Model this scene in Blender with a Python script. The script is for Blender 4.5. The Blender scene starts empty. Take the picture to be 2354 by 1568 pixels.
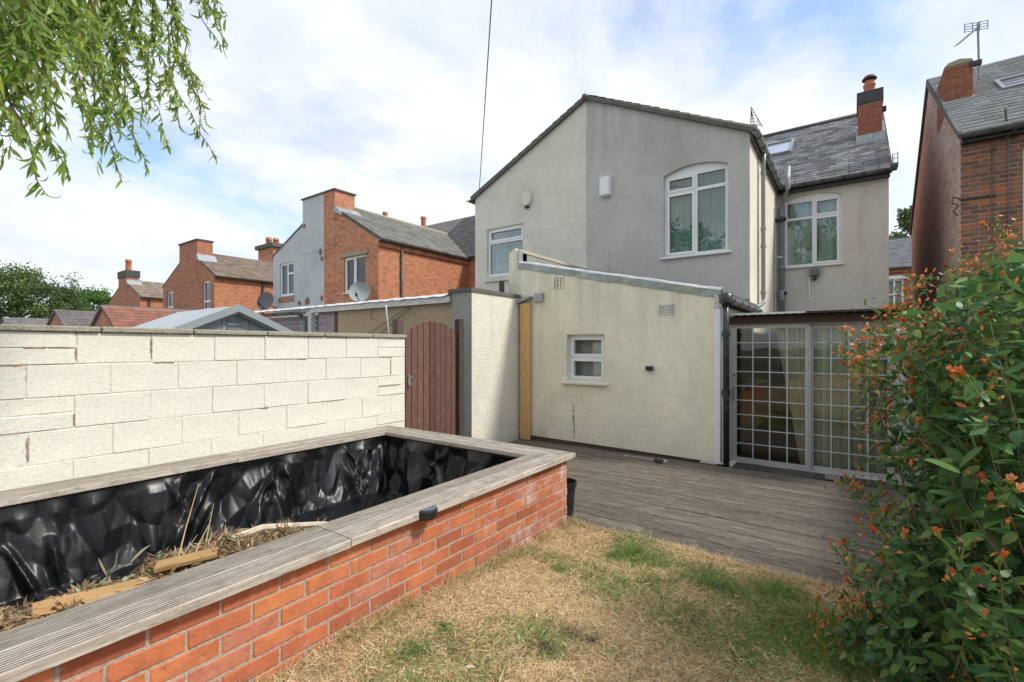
import bpy, math, random
import numpy as np
from mathutils import Vector, Matrix
from mathutils.geometry import tessellate_polygon
R = math.radians
random.seed(7)
rng = np.random.default_rng(7)
scn = bpy.context.scene
col = scn.collection

# ------------------------------------------------------------------ camera, sky, sun, exposure
CAM_H = 1.46
YAW = R(36)
cam_d = bpy.data.cameras.new('camera')
cam = bpy.data.objects.new('camera', cam_d)
col.objects.link(cam)
cam.location = (0, 0, CAM_H)
cam.rotation_euler = (R(90), 0, YAW)
cam_d.sensor_width = 36
cam_d.lens = 1080 / 2354 * 36
cam_d.shift_y = 13 / 2354
cam_d.clip_start = 0.05
cam_d.clip_end = 3000
scn.camera = cam

SUN_AZ = R(24)      # from +X towards +Y
SUN_EL = R(50)
world = bpy.data.worlds.new('World')
scn.world = world
world.use_nodes = True


def build_sky(nt):
    nt.nodes.clear()
    L = nt.links.new

    def n(t, **k):
        nd = nt.nodes.new(t)
        for a, v in k.items():
            if a in nd.inputs:
                nd.inputs[a].default_value = v
            else:
                setattr(nd, a, v)
        return nd
    out = n('ShaderNodeOutputWorld')
    sky = n('ShaderNodeTexSky', sky_type='NISHITA', sun_disc=False)
    sky.sun_elevation = SUN_EL
    sky.sun_rotation = R(90) - SUN_AZ
    sky.air_density = 1.0
    sky.dust_density = 0.4
    sky.ozone_density = 2.0
    bg1 = n('ShaderNodeBackground', Strength=0.135)
    L(sky.outputs[0], bg1.inputs[0])
    tc = n('ShaderNodeTexCoord')
    sep = n('ShaderNodeSeparateXYZ')
    L(tc.outputs['Generated'], sep.inputs[0])
    zc = n('ShaderNodeMath', operation='MAXIMUM')
    L(sep.outputs[2], zc.inputs[0]); zc.inputs[1].default_value = 0.0
    za = n('ShaderNodeMath', operation='ADD')
    L(zc.outputs[0], za.inputs[0]); za.inputs[1].default_value = 0.22
    dx = n('ShaderNodeMath', operation='DIVIDE'); L(sep.outputs[0], dx.inputs[0]); L(za.outputs[0], dx.inputs[1])
    dy = n('ShaderNodeMath', operation='DIVIDE'); L(sep.outputs[1], dy.inputs[0]); L(za.outputs[0], dy.inputs[1])
    cmb = n('ShaderNodeCombineXYZ'); L(dx.outputs[0], cmb.inputs[0]); L(dy.outputs[0], cmb.inputs[1])
    mp = n('ShaderNodeMapping'); L(cmb.outputs[0], mp.inputs[0])
    mp.inputs['Location'].default_value = (2.9, 13.7, 0.0)
    mp.inputs['Rotation'].default_value = (0, 0, R(-25))
    mp.inputs['Scale'].default_value = (1.0, 0.8, 1)
    n1 = n('ShaderNodeTexNoise', Scale=1.05, Detail=12.0, Roughness=0.6, Distortion=0.25)
    L(mp.outputs[0], n1.inputs['Vector'])
    r1 = n('ShaderNodeValToRGB')
    r1.color_ramp.elements[0].position = 0.35; r1.color_ramp.elements[0].color = (0.10, 0.10, 0.10, 1)
    r1.color_ramp.elements[1].position = 0.51; r1.color_ramp.elements[1].color = (1, 1, 1, 1)
    e = r1.color_ramp.elements.new(0.42); e.color = (0.62, 0.62, 0.62, 1)
    L(n1.outputs[0], r1.inputs[0])
    n2 = n('ShaderNodeTexNoise', Scale=2.1, Detail=8.0, Roughness=0.6, Distortion=0.3)
    L(mp.outputs[0], n2.inputs['Vector'])
    r2 = n('ShaderNodeValToRGB')
    r2.color_ramp.elements[0].position = 0.30; r2.color_ramp.elements[0].color = (0.385, 0.44, 0.535, 1)
    r2.color_ramp.elements[1].position = 0.62; r2.color_ramp.elements[1].color = (0.57, 0.575, 0.585, 1)
    e = r2.color_ramp.elements.new(0.46); e.color = (0.50, 0.525, 0.565, 1)
    L(n2.outputs[0], r2.inputs[0])
    # low clouds near the horizon are greyer
    hz = n('ShaderNodeMapRange'); L(sep.outputs[2], hz.inputs[0])
    hz.inputs[1].default_value = 0.0; hz.inputs[2].default_value = 0.30
    hz.inputs[3].default_value = 1.0; hz.inputs[4].default_value = 0.0
    n3 = n('ShaderNodeTexNoise', Scale=3.0, Detail=6.0, Roughness=0.55)
    st = n('ShaderNodeMapping'); L(tc.outputs['Generated'], st.inputs[0]); st.inputs['Scale'].default_value = (1, 1, 5)
    L(st.outputs[0], n3.inputs['Vector'])
    mm = n('ShaderNodeMath', operation='MULTIPLY'); L(hz.outputs[0], mm.inputs[0]); L(n3.outputs[0], mm.inputs[1])
    mx = n('ShaderNodeMix', data_type='RGBA')
    L(mm.outputs[0], mx.inputs[0]); L(r2.outputs[0], mx.inputs[6]); mx.inputs[7].default_value = (0.45, 0.475, 0.515, 1)
    bg2 = n('ShaderNodeBackground', Strength=1.0)
    L(mx.outputs[2], bg2.inputs[0])
    ms = n('ShaderNodeMixShader')
    # cover is complete low down
    mxf = n('ShaderNodeMath', operation='MAXIMUM'); L(r1.outputs[0], mxf.inputs[0]); L(hz.outputs[0], mxf.inputs[1])
    L(mxf.outputs[0], ms.inputs[0]); L(bg1.outputs[0], ms.inputs[1]); L(bg2.outputs[0], ms.inputs[2])
    L(ms.outputs[0], out.inputs[0])


build_sky(world.node_tree)
sun_d = bpy.data.lights.new('sun', 'SUN')
sun_d.energy = 2.0
sun_d.angle = R(9)
sun_d.color = (1.0, 0.95, 0.87)
sun = bpy.data.objects.new('sun', sun_d)
col.objects.link(sun)
_sv = Vector((math.cos(SUN_EL) * math.cos(SUN_AZ), math.cos(SUN_EL) * math.sin(SUN_AZ), math.sin(SUN_EL)))
sun.rotation_euler = _sv.to_track_quat('Z', 'Y').to_euler()
sun.location = _sv * 60
scn.view_settings.view_transform = 'Standard'
scn.view_settings.look = 'None'
scn.view_settings.exposure = 0.93
scn.view_settings.gamma = 1
scn.view_settings.use_curve_mapping = False
scn.render.engine = 'CYCLES'
scn.cycles.use_denoising = True
scn.cycles.max_bounces = 5
scn.cycles.diffuse_bounces = 3
scn.cycles.glossy_bounces = 3
scn.cycles.transparent_max_bounces = 8
scn.cycles.caustics_reflective = False
scn.cycles.caustics_refractive = False


# ------------------------------------------------------------------ measuring: a sight line met with a plane
_S, _C = math.sin(YAW), math.cos(YAW)


def sight(u, v):
    t = (u - 1177) / 1080; w = (797 - v) / 1080
    return Vector((t * _C - _S, t * _S + _C, w))


def on_ground(u, v, z=0.0):
    r = sight(u, v); k = (z - CAM_H) / r.z
    return Vector((r.x * k, r.y * k, z))


def at_depth(u, v, d):
    return Vector((0, 0, CAM_H)) + sight(u, v) * d


# ------------------------------------------------------------------ object helpers
WL = {}


def tag(o, label=None, cat=None, group=None, kind=None):
    if label: o['label'] = label
    if cat: o['category'] = cat
    if group: o['group'] = group
    if kind: o['kind'] = kind
    return o


def empty(name, loc, label=None, cat=None, group=None):
    o = bpy.data.objects.new(name, None)
    o.empty_display_size = 0.2
    col.objects.link(o)
    o.location = loc
    WL[o] = Vector(loc)
    return tag(o, label, cat, group)


def place(o, parent, world=(0, 0, 0)):
    col.objects.link(o)
    w = Vector(world)
    if parent is not None:
        o.parent = parent
        o.location = w - WL[parent]
    else:
        o.location = w
    WL[o] = w
    return o


def inst(name, mesh, parent, loc, rot=(0, 0, 0), scale=(1, 1, 1)):
    o = bpy.data.objects.new(name, mesh)
    place(o, parent, loc)
    o.rotation_euler = rot
    o.scale = scale
    return o


def box_uv(me):
    n = len(me.loops)
    if n == 0: return
    uv = me.uv_layers.new(name='UVMap')
    co = np.empty(len(me.vertices) * 3, np.float32); me.vertices.foreach_get('co', co); co = co.reshape(-1, 3)
    li = np.empty(n, np.int32); me.loops.foreach_get('vertex_index', li)
    pn = np.empty(len(me.polygons) * 3, np.float32); me.polygons.foreach_get('normal', pn); pn = np.abs(pn.reshape(-1, 3))
    lt = np.empty(len(me.polygons), np.int32); me.polygons.foreach_get('loop_total', lt)
    ax = np.repeat(np.argmax(pn * np.array([1, 1, 1.01]), axis=1), lt)
    c = co[li]
    out = np.where((ax == 0)[:, None], c[:, [1, 2]], np.where((ax == 1)[:, None], c[:, [0, 2]], c[:, [0, 1]]))
    uv.data.foreach_set('uv', out.astype(np.float32).ravel())


class MB:
    def __init__(s): s.v = []; s.f = []

    def add(s, vs, fs):
        b = len(s.v); s.v += [tuple(p) for p in vs]; s.f += [tuple(i + b for i in f) for f in fs]; return s

    def box(s, x0, x1, y0, y1, z0, z1):
        return s.add([(x0, y0, z0), (x1, y0, z0), (x1, y1, z0), (x0, y1, z0), (x0, y0, z1), (x1, y0, z1), (x1, y1, z1), (x0, y1, z1)],
                     [(0, 3, 2, 1), (4, 5, 6, 7), (0, 1, 5, 4), (1, 2, 6, 5), (2, 3, 7, 6), (3, 0, 4, 7)])

    def prism(s, poly, fn, a, b):
        """poly (p,q) extruded: fn(p,q,h) -> xyz, h from a to b"""
        n = len(poly)
        vs = [fn(p, q, a) for p, q in poly] + [fn(p, q, b) for p, q in poly]
        fs = [tuple(range(n - 1, -1, -1)), tuple(range(n, 2 * n))]
        fs += [(i, (i + 1) % n, n + (i + 1) % n, n + i) for i in range(n)]
        return s.add(vs, fs)

    def tube(s, pts, r, n=8, cap=True):
        pts = [Vector(p) for p in pts]
        rs = r if isinstance(r, (list, tuple)) else [r] * len(pts)
        rings = []
        for i, p in enumerate(pts):
            d = (pts[min(i + 1, len(pts) - 1)] - pts[max(i - 1, 0)]).normalized()
            up = Vector((0, 0, 1)) if abs(d.z) < 0.9 else Vector((1, 0, 0))
            a = d.cross(up).normalized(); b = a.cross(d).normalized()
            rings.append([p + (a * math.cos(2 * math.pi * k / n) + b * math.sin(2 * math.pi * k / n)) * rs[i] for k in range(n)])
        vs = [q for rg in rings for q in rg]
        fs = []
        for i in range(len(pts) - 1):
            for k in range(n):
                fs.append((i * n + k, i * n + (k + 1) % n, (i + 1) * n + (k + 1) % n, (i + 1) * n + k))
        if cap:
            fs.append(tuple(range(n - 1, -1, -1))); fs.append(tuple((len(pts) - 1) * n + k for k in range(n)))
        return s.add(vs, fs)

    def lathe(s, prof, c, axis=(0, 0, 1), n=16):
        ax = Vector(axis).normalized(); up = Vector((1, 0, 0)) if abs(ax.x) < 0.8 else Vector((0, 1, 0))
        a = ax.cross(up).normalized(); b = ax.cross(a).normalized(); c = Vector(c)
        vs = [c + ax * h + (a * math.cos(2 * math.pi * k / n) + b * math.sin(2 * math.pi * k / n)) * r for r, h in prof for k in range(n)]
        fs = [(i * n + k, i * n + (k + 1) % n, (i + 1) * n + (k + 1) % n, (i + 1) * n + k) for i in range(len(prof) - 1) for k in range(n)]
        return s.add(vs, fs)

    def mesh(s, name, m, smooth=False):
        me = bpy.data.meshes.new(name)
        me.from_pydata(s.v, [], s.f)
        me.materials.append(m)
        me.update()
        box_uv(me)
        if smooth: me.polygons.foreach_set('use_smooth', [True] * len(me.polygons))
        return me

    def build(s, name, m, parent=None, smooth=False):
        o = bpy.data.objects.new(name, s.mesh(name, m, smooth))
        return place(o, parent)


def bev(o, w=0.006, seg=2):
    m = o.modifiers.new('bevel', 'BEVEL'); m.width = w; m.segments = seg; m.limit_method = 'ANGLE'; m.angle_limit = R(40)
    return o


def mesh_np(name, V, F, m, parent=None, colr=None, smooth=False, world=(0, 0, 0)):
    me = bpy.data.meshes.new(name)
    V = np.asarray(V, np.float32); F = np.asarray(F, np.int32)
    k = F.shape[1]
    me.vertices.add(len(V)); me.vertices.foreach_set('co', V.ravel())
    me.loops.add(F.size); me.loops.foreach_set('vertex_index', F.ravel())
    me.polygons.add(len(F))
    me.polygons.foreach_set('loop_start', np.arange(0, F.size, k, dtype=np.int32))
    me.polygons.foreach_set('loop_total', np.full(len(F), k, np.int32))
    if smooth: me.polygons.foreach_set('use_smooth', np.ones(len(F), bool))
    me.materials.append(m)
    me.update(calc_edges=True)
    me.validate()
    if colr is not None:
        at = me.color_attributes.new('Col', 'FLOAT_COLOR', 'POINT')
        c4 = np.ones((len(V), 4), np.float32); c4[:, :3] = colr
        at.data.foreach_set('color', c4.ravel())
    o = bpy.data.objects.new(name, me)
    return place(o, parent, world)


def panel(mb, plane, c, outer, holes=(), depth=0.12, back=0.25):
    """wall sheet at plane 'Y' (faces -Y) or 'X' (faces +X) or 'x' (faces -X) or 'y' (faces +Y) with true openings and reveals"""
    if plane == 'Y': fn = lambda a, b, h: (a, c + h, b)
    elif plane == 'y': fn = lambda a, b, h: (a, c - h, b)
    elif plane == 'X': fn = lambda a, b, h: (c - h, a, b)
    else: fn = lambda a, b, h: (c + h, a, b)
    polys = [list(outer)] + [list(h) for h in holes]
    flat = [p for q in polys for p in q]
    tris = tessellate_polygon([[Vector((p[0], p[1], 0)) for p in q] for q in polys])
    nrm = {'Y': Vector((0, -1, 0)), 'y': Vector((0, 1, 0)), 'X': Vector((1, 0, 0)), 'x': Vector((-1, 0, 0))}[plane]
    vs = [fn(p[0], p[1], 0) for p in flat]
    fs = []
    for t in tris:
        a, b, d = [Vector(vs[i]) for i in t]
        fs.append(t if (b - a).cross(d - a).dot(nrm) > 0 else (t[0], t[2], t[1]))
    mb.add(vs, fs)
    mb.add([fn(p[0], p[1], back) for p in flat], [tuple(reversed(f)) for f in fs])
    k = 0
    for q in polys:
        n = len(q)
        mb.add([fn(p[0], p[1], 0) for p in q] + [fn(p[0], p[1], back) for p in q], [(i, (i + 1) % n, n + (i + 1) % n, n + i) for i in range(n)])
    return mb


def rect(a0, a1, b0, b1): return [(a0, b0), (a1, b0), (a1, b1), (a0, b1)]


def arch(a0, a1, b0, b1, rise, n=8):
    """rectangle with a segmental head"""
    pts = [(a0, b0), (a1, b0), (a1, b1)]
    for i in range(1, n):
        t = i / n
        pts.append((a1 + (a0 - a1) * t, b1 + rise * 4 * t * (1 - t)))
    pts.append((a0, b1))
    return pts


# ------------------------------------------------------------------ materials
class NT:
    def __init__(s, name):
        s.m = bpy.data.materials.new(name); s.m.use_nodes = True
        s.t = s.m.node_tree; s.t.nodes.clear()
        s.out = s.t.nodes.new('ShaderNodeOutputMaterial')
        s.b = s.n('ShaderNodeBsdfPrincipled'); s.l(s.b.outputs[0], s.out.inputs[0])

    def n(s, t, **k):
        nd = s.t.nodes.new(t)
        for a, v in k.items():
            if a in nd.inputs: s.set(nd.inputs[a], v)
            else: setattr(nd, a, v)
        return nd

    def set(s, i, v):
        if hasattr(v, 'is_output'): s.l(v, i)
        else: i.default_value = v

    def l(s, a, b): s.t.links.new(a, b)

    def ramp(s, f, stops):
        nd = s.n('ShaderNodeValToRGB'); s.l(f, nd.inputs[0])
        el = nd.color_ramp.elements
        while len(el) < len(stops): el.new(0.5)
        for e, (p, c) in zip(el, stops):
            e.position = p; e.color = (c, c, c, 1) if not isinstance(c, tuple) else (*c, 1)
        return nd.outputs[0]

    def coord(s, kind='Object', scale=(1, 1, 1), rnd=False):
        tc = s.n('ShaderNodeTexCoord').outputs[kind]
        mp = s.n('ShaderNodeMapping'); s.l(tc, mp.inputs[0]); mp.inputs['Scale'].default_value = scale
        if rnd:
            oi = s.n('ShaderNodeObjectInfo')
            mu = s.n('ShaderNodeMath', operation='MULTIPLY'); s.l(oi.outputs['Random'], mu.inputs[0]); mu.inputs[1].default_value = 37.0
            cb = s.n('ShaderNodeCombineXYZ'); s.l(mu.outputs[0], cb.inputs[0]); s.l(mu.outputs[0], cb.inputs[2])
            s.l(cb.outputs[0], mp.inputs['Location'])
        return mp.outputs[0]

    def noise(s, vec, scale, detail=4, rough=0.55, dist=0.0):
        return s.n('ShaderNodeTexNoise', Vector=vec, Scale=scale, Detail=float(detail), Roughness=rough, Distortion=dist).outputs[0]

    def mix(s, f, a, b, blend='MIX'):
        nd = s.n('ShaderNodeMix', data_type='RGBA', blend_type=blend)
        for i, v in ((0, f), (6, a), (7, b)):
            if hasattr(v, 'is_output'): s.l(v, nd.inputs[i])
            else: nd.inputs[i].default_value = (*v, 1) if isinstance(v, tuple) else v
        return nd.outputs[2]

    def math(s, op, a, b):
        nd = s.n('ShaderNodeMath', operation=op)
        for i, v in ((0, a), (1, b)):
            if hasattr(v, 'is_output'): s.l(v, nd.inputs[i])
            else: nd.inputs[i].default_value = v
        return nd.outputs[0]

    def bump(s, h, strength=0.4, dist=0.01, prev=None):
        nd = s.n('ShaderNodeBump', Strength=strength, Distance=dist); s.l(h, nd.inputs['Height'])
        if prev is not None: s.l(prev, nd.inputs['Normal'])
        return nd.outputs[0]

    def fin(s, color=None, rough=None, normal=None, **k):
        if color is not None: s.set(s.b.inputs['Base Color'], (*color, 1) if isinstance(color, tuple) else color)
        if rough is not None: s.set(s.b.inputs['Roughness'], rough)
        if normal is not None: s.l(normal, s.b.inputs['Normal'])
        for a, v in k.items(): s.set(s.b.inputs[a.replace('_', ' ')], v)
        return s.m


def m_render(name, c, dirt=(0.16, 0.15, 0.10), dirt_amt=0.5, grain=55, speck=0.25, speck_c=(0.12, 0.11, 0.09), bump=0.6, patch=0.10, top=None):
    t = NT(name); v = t.coord()
    big = t.noise(v, 0.9, 5, 0.6)
    c1 = tuple(min(1, x * (1 + patch)) for x in c); c2 = tuple(x * (1 - patch * 1.6) for x in c)
    base = t.ramp(big, [(0.3, c2), (0.5, c), (0.72, c1)])
    med = t.noise(v, 7, 5, 0.65)
    base = t.mix(t.ramp(med, [(0.35, 0.25), (0.6, 0.0)]), base, tuple(x * 0.78 for x in c))
    st = t.noise(t.coord(scale=(3.2, 3.2, 0.5)), 1.0, 6, 0.65)
    base = t.mix(t.math('MULTIPLY', t.ramp(st, [(0.56, 0.0), (0.75, 1.0)]), dirt_amt), base, dirt)
    if top:
        sp = t.n('ShaderNodeSeparateXYZ'); t.l(v, sp.inputs[0])
        mr = t.n('ShaderNodeMapRange'); t.l(sp.outputs[2], mr.inputs[0])
        mr.inputs[1].default_value = top[0]; mr.inputs[2].default_value = top[1]
        run = t.noise(t.coord(scale=(8, 8, 0.5)), 1.0, 5, 0.65)
        base = t.mix(t.math('MULTIPLY', mr.outputs[0], t.ramp(run, [(0.42, 0.0), (0.66, top[2])])), base, top[3])
    g = t.noise(v, grain, 3, 0.7)
    base = t.mix(t.ramp(g, [(0.33, speck), (0.47, 0.0)]), base, speck_c)
    base = t.mix(t.ramp(g, [(0.55, 0.0), (0.72, 0.22)]), base, tuple(min(1, x * 1.25 + 0.04) for x in c))
    return t.fin(base, 0.92, t.bump(g, bump, 0.02))


def m_plain(name, c, rough=0.5, var=0.12, scale=6, bump=0.0, bscale=60, metallic=0.0, grime=0.0, grime_c=(0.08, 0.075, 0.06), coat=0.0):
    t = NT(name); v = t.coord(rnd=True)
    n = t.noise(v, scale, 5, 0.6)
    base = t.ramp(n, [(0.3, tuple(x * (1 - var) for x in c)), (0.7, tuple(min(1, x * (1 + var)) for x in c))])
    if grime:
        g = t.noise(v, scale * 2.7, 6, 0.7)
        base = t.mix(t.math('MULTIPLY', t.ramp(g, [(0.5, 0.0), (0.72, 1.0)]), grime), base, grime_c)
    nm = t.bump(t.noise(v, bscale, 3, 0.6), bump, 0.01) if bump else None
    rg = t.ramp(t.noise(v, scale * 3, 3), [(0.3, max(0, rough - 0.1)), (0.7, min(1, rough + 0.1))])
    return t.fin(base, rg, nm, Metallic=metallic, Coat_Weight=coat)


def m_brickwall(name, c1, c2, mortar, c3=None, rough=0.9, soot=0.35, ms=0.0055):
    t = NT(name)
    uv = t.n('ShaderNodeTexCoord').outputs['UV']
    br = t.n('ShaderNodeTexBrick', Vector=uv, Scale=1.0, Color1=(*c1, 1), Color2=(*c2, 1), Mortar=(*mortar, 1))
    br.inputs['Mortar Size'].default_value = ms; br.inputs['Mortar Smooth'].default_value = 0.2; br.inputs['Bias'].default_value = -0.1
    br.inputs['Brick Width'].default_value = 0.225; br.inputs['Row Height'].default_value = 0.075
    br.offset = 0.5
    v = t.coord()
    big = t.noise(v, 0.7, 5, 0.65)
    base = br.outputs[0]
    if c3:
        base = t.mix(t.ramp(big, [(0.45, 0.0), (0.62, 0.45)]), base, c3)
    sp = t.noise(t.coord(scale=(4.4, 4.4, 13.3)), 1.0, 2, 0.5)
    base = t.mix(t.ramp(sp, [(0.48, 0.0), (0.66, 0.55)]), base, tuple(x * 0.45 for x in c1))
    base = t.mix(t.math('MULTIPLY', t.ramp(t.noise(v, 2.3, 6, 0.7), [(0.5, 0.0), (0.7, 1.0)]), soot), base, (0.05, 0.04, 0.035))
    nm = t.bump(t.math('ADD', t.math('MULTIPLY', br.outputs[1], -1.0), t.math('MULTIPLY', t.noise(v, 40, 4, 0.7), 0.5)), 0.5, 0.01)
    return t.fin(base, rough, nm)


def m_brick(name, stops, eff=0.0, rough=0.85):
    """one brick: colour by object"""
    t = NT(name); v = t.coord(rnd=True)
    oi = t.n('ShaderNodeObjectInfo')
    base = t.ramp(oi.outputs['Random'], stops)
    n = t.noise(v, 9, 5, 0.65)
    base = t.mix(t.ramp(n, [(0.32, 0.5), (0.6, 0.0)]), base, tuple(x * 0.62 for x in stops[0][1]))
    base = t.mix(t.ramp(t.noise(v, 60, 3, 0.7), [(0.35, 0.35), (0.45, 0.0)]), base, (0.10, 0.03, 0.015))
    if eff:
        g = t.n('ShaderNodeNewGeometry').outputs['Position']
        sp = t.n('ShaderNodeSeparateXYZ'); t.l(g, sp.inputs[0])
        ef = t.noise(g, 5.0, 6, 0.7)
        mr = t.n('ShaderNodeMapRange'); t.l(sp.outputs[1], mr.inputs[0])
        mr.inputs[1].default_value = 2.3; mr.inputs[2].default_value = 3.45; mr.inputs[3].default_value = 0.0; mr.inputs[4].default_value = 0.16
        f = t.ramp(t.math('ADD', ef, mr.outputs[0]), [(0.60, 0.0), (0.74, eff)])
        base = t.mix(f, base, (0.62, 0.50, 0.46))
        sm = t.ramp(t.noise(g, 9.0, 6, 0.75), [(0.58, 0.0), (0.70, 0.5)])
        base = t.mix(sm, base, (0.50, 0.36, 0.27))
        mz = t.n('ShaderNodeMapRange'); t.l(sp.outputs[2], mz.inputs[0])
        mz.inputs[1].default_value = 0.22; mz.inputs[2].default_value = 0.02
        base = t.mix(t.math('MULTIPLY', mz.outputs[0], t.ramp(t.noise(g, 14.0, 5, 0.7), [(0.38, 0.0), (0.62, 0.75)])), base, (0.20, 0.13, 0.08))
    nm = t.bump(t.noise(v, 45, 4, 0.7), 0.35, 0.008)
    return t.fin(base, rough, nm)


def m_wood(name, stops, grain=(1, 14, 14), rough=0.8, dark=(0.03, 0.025, 0.02), light=None, bump=0.35, spots=0.0, spot_c=(0.32, 0.31, 0.24), scale=6):
    t = NT(name); v = t.coord(scale=grain, rnd=True)
    oi = t.n('ShaderNodeObjectInfo')
    g1 = t.noise(v, scale, 6, 0.65, 0.4)
    base = t.ramp(g1, stops)
    g2 = t.noise(v, scale * 3.1, 4, 0.6)
    base = t.mix(t.ramp(g2, [(0.33, 0.7), (0.44, 0.0)]), base, dark)
    hs = t.n('ShaderNodeHueSaturation'); t.l(base, hs.inputs['Color'])
    hs.inputs['Value'].default_value = 1.0
    t.l(t.math('ADD', t.math('MULTIPLY', oi.outputs['Random'], 0.5), 0.75), hs.inputs['Value'])
    base = hs.outputs[0]
    if spots:
        s = t.noise(t.coord(rnd=True), 13, 6, 0.75)
        base = t.mix(t.math('MULTIPLY', t.ramp(s, [(0.53, 0.0), (0.62, 1.0)]), spots), base, spot_c)
    return t.fin(base, rough, t.bump(t.math('ADD', g1, g2), bump, 0.006))


def m_leaf(name, c, c2, rough=0.45, trans=0.35, attr=False, back=None):
    t = NT(name)
    if attr:
        base = t.n('ShaderNodeVertexColor', layer_name='Col').outputs[0]
    else:
        oi = t.n('ShaderNodeObjectInfo')
        base = t.ramp(oi.outputs['Random'], [(0.0, c), (1.0, c2)])
    if back:
        g = t.n('ShaderNodeNewGeometry').outputs['Backfacing']
        base = t.mix(t.math('MULTIPLY', g, 0.7), base, back)
    t.fin(base, rough, Specular_IOR_Level=0.3)
    tr = t.n('ShaderNodeBsdfTranslucent'); t.l(base, tr.inputs[0])
    ms = t.n('ShaderNodeMixShader', Fac=trans)
    t.l(t.b.outputs[0], ms.inputs[1]); t.l(tr.outputs[0], ms.inputs[2]); t.l(ms.outputs[0], t.out.inputs[0])
    return t.m


def m_glass(name, tint=(0.9, 0.95, 0.95), boost=0.06, rough=0.01):
    t = NT(name)
    tr = t.n('ShaderNodeBsdfTransparent', Color=(*tint, 1))
    gl = t.n('ShaderNodeBsdfGlossy', Roughness=rough)
    gl.inputs['Color'].default_value = (1, 1, 1, 1)
    fr = t.n('ShaderNodeFresnel', IOR=1.5)
    bn = t.bump(t.noise(t.coord(), 1.6, 2), 0.04, 0.05)
    t.l(bn, gl.inputs['Normal'])
    ms = t.n('ShaderNodeMixShader'); t.l(t.math('ADD', fr.outputs[0], boost), ms.inputs[0])
    t.l(tr.outputs[0], ms.inputs[1]); t.l(gl.outputs[0], ms.inputs[2]); t.l(ms.outputs[0], t.out.inputs[0])
    return t.m


def m_attr(name, rough=0.8, bump=0.0, bscale=30, spec=0.5):
    t = NT(name)
    base = t.n('ShaderNodeVertexColor', layer_name='Col').outputs[0]
    v = t.coord()
    base = t.mix(t.ramp(t.noise(v, 3.0, 6, 0.7), [(0.4, 0.4), (0.6, 0.0)]), base, (0.05, 0.05, 0.045))
    base = t.mix(t.ramp(t.noise(v, 14, 5, 0.7), [(0.55, 0.0), (0.7, 0.35)]), base, (0.42, 0.42, 0.38))
    nm = t.bump(t.noise(v, bscale, 3, 0.6), bump, 0.01) if bump else None
    return t.fin(base, rough, nm)


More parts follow.
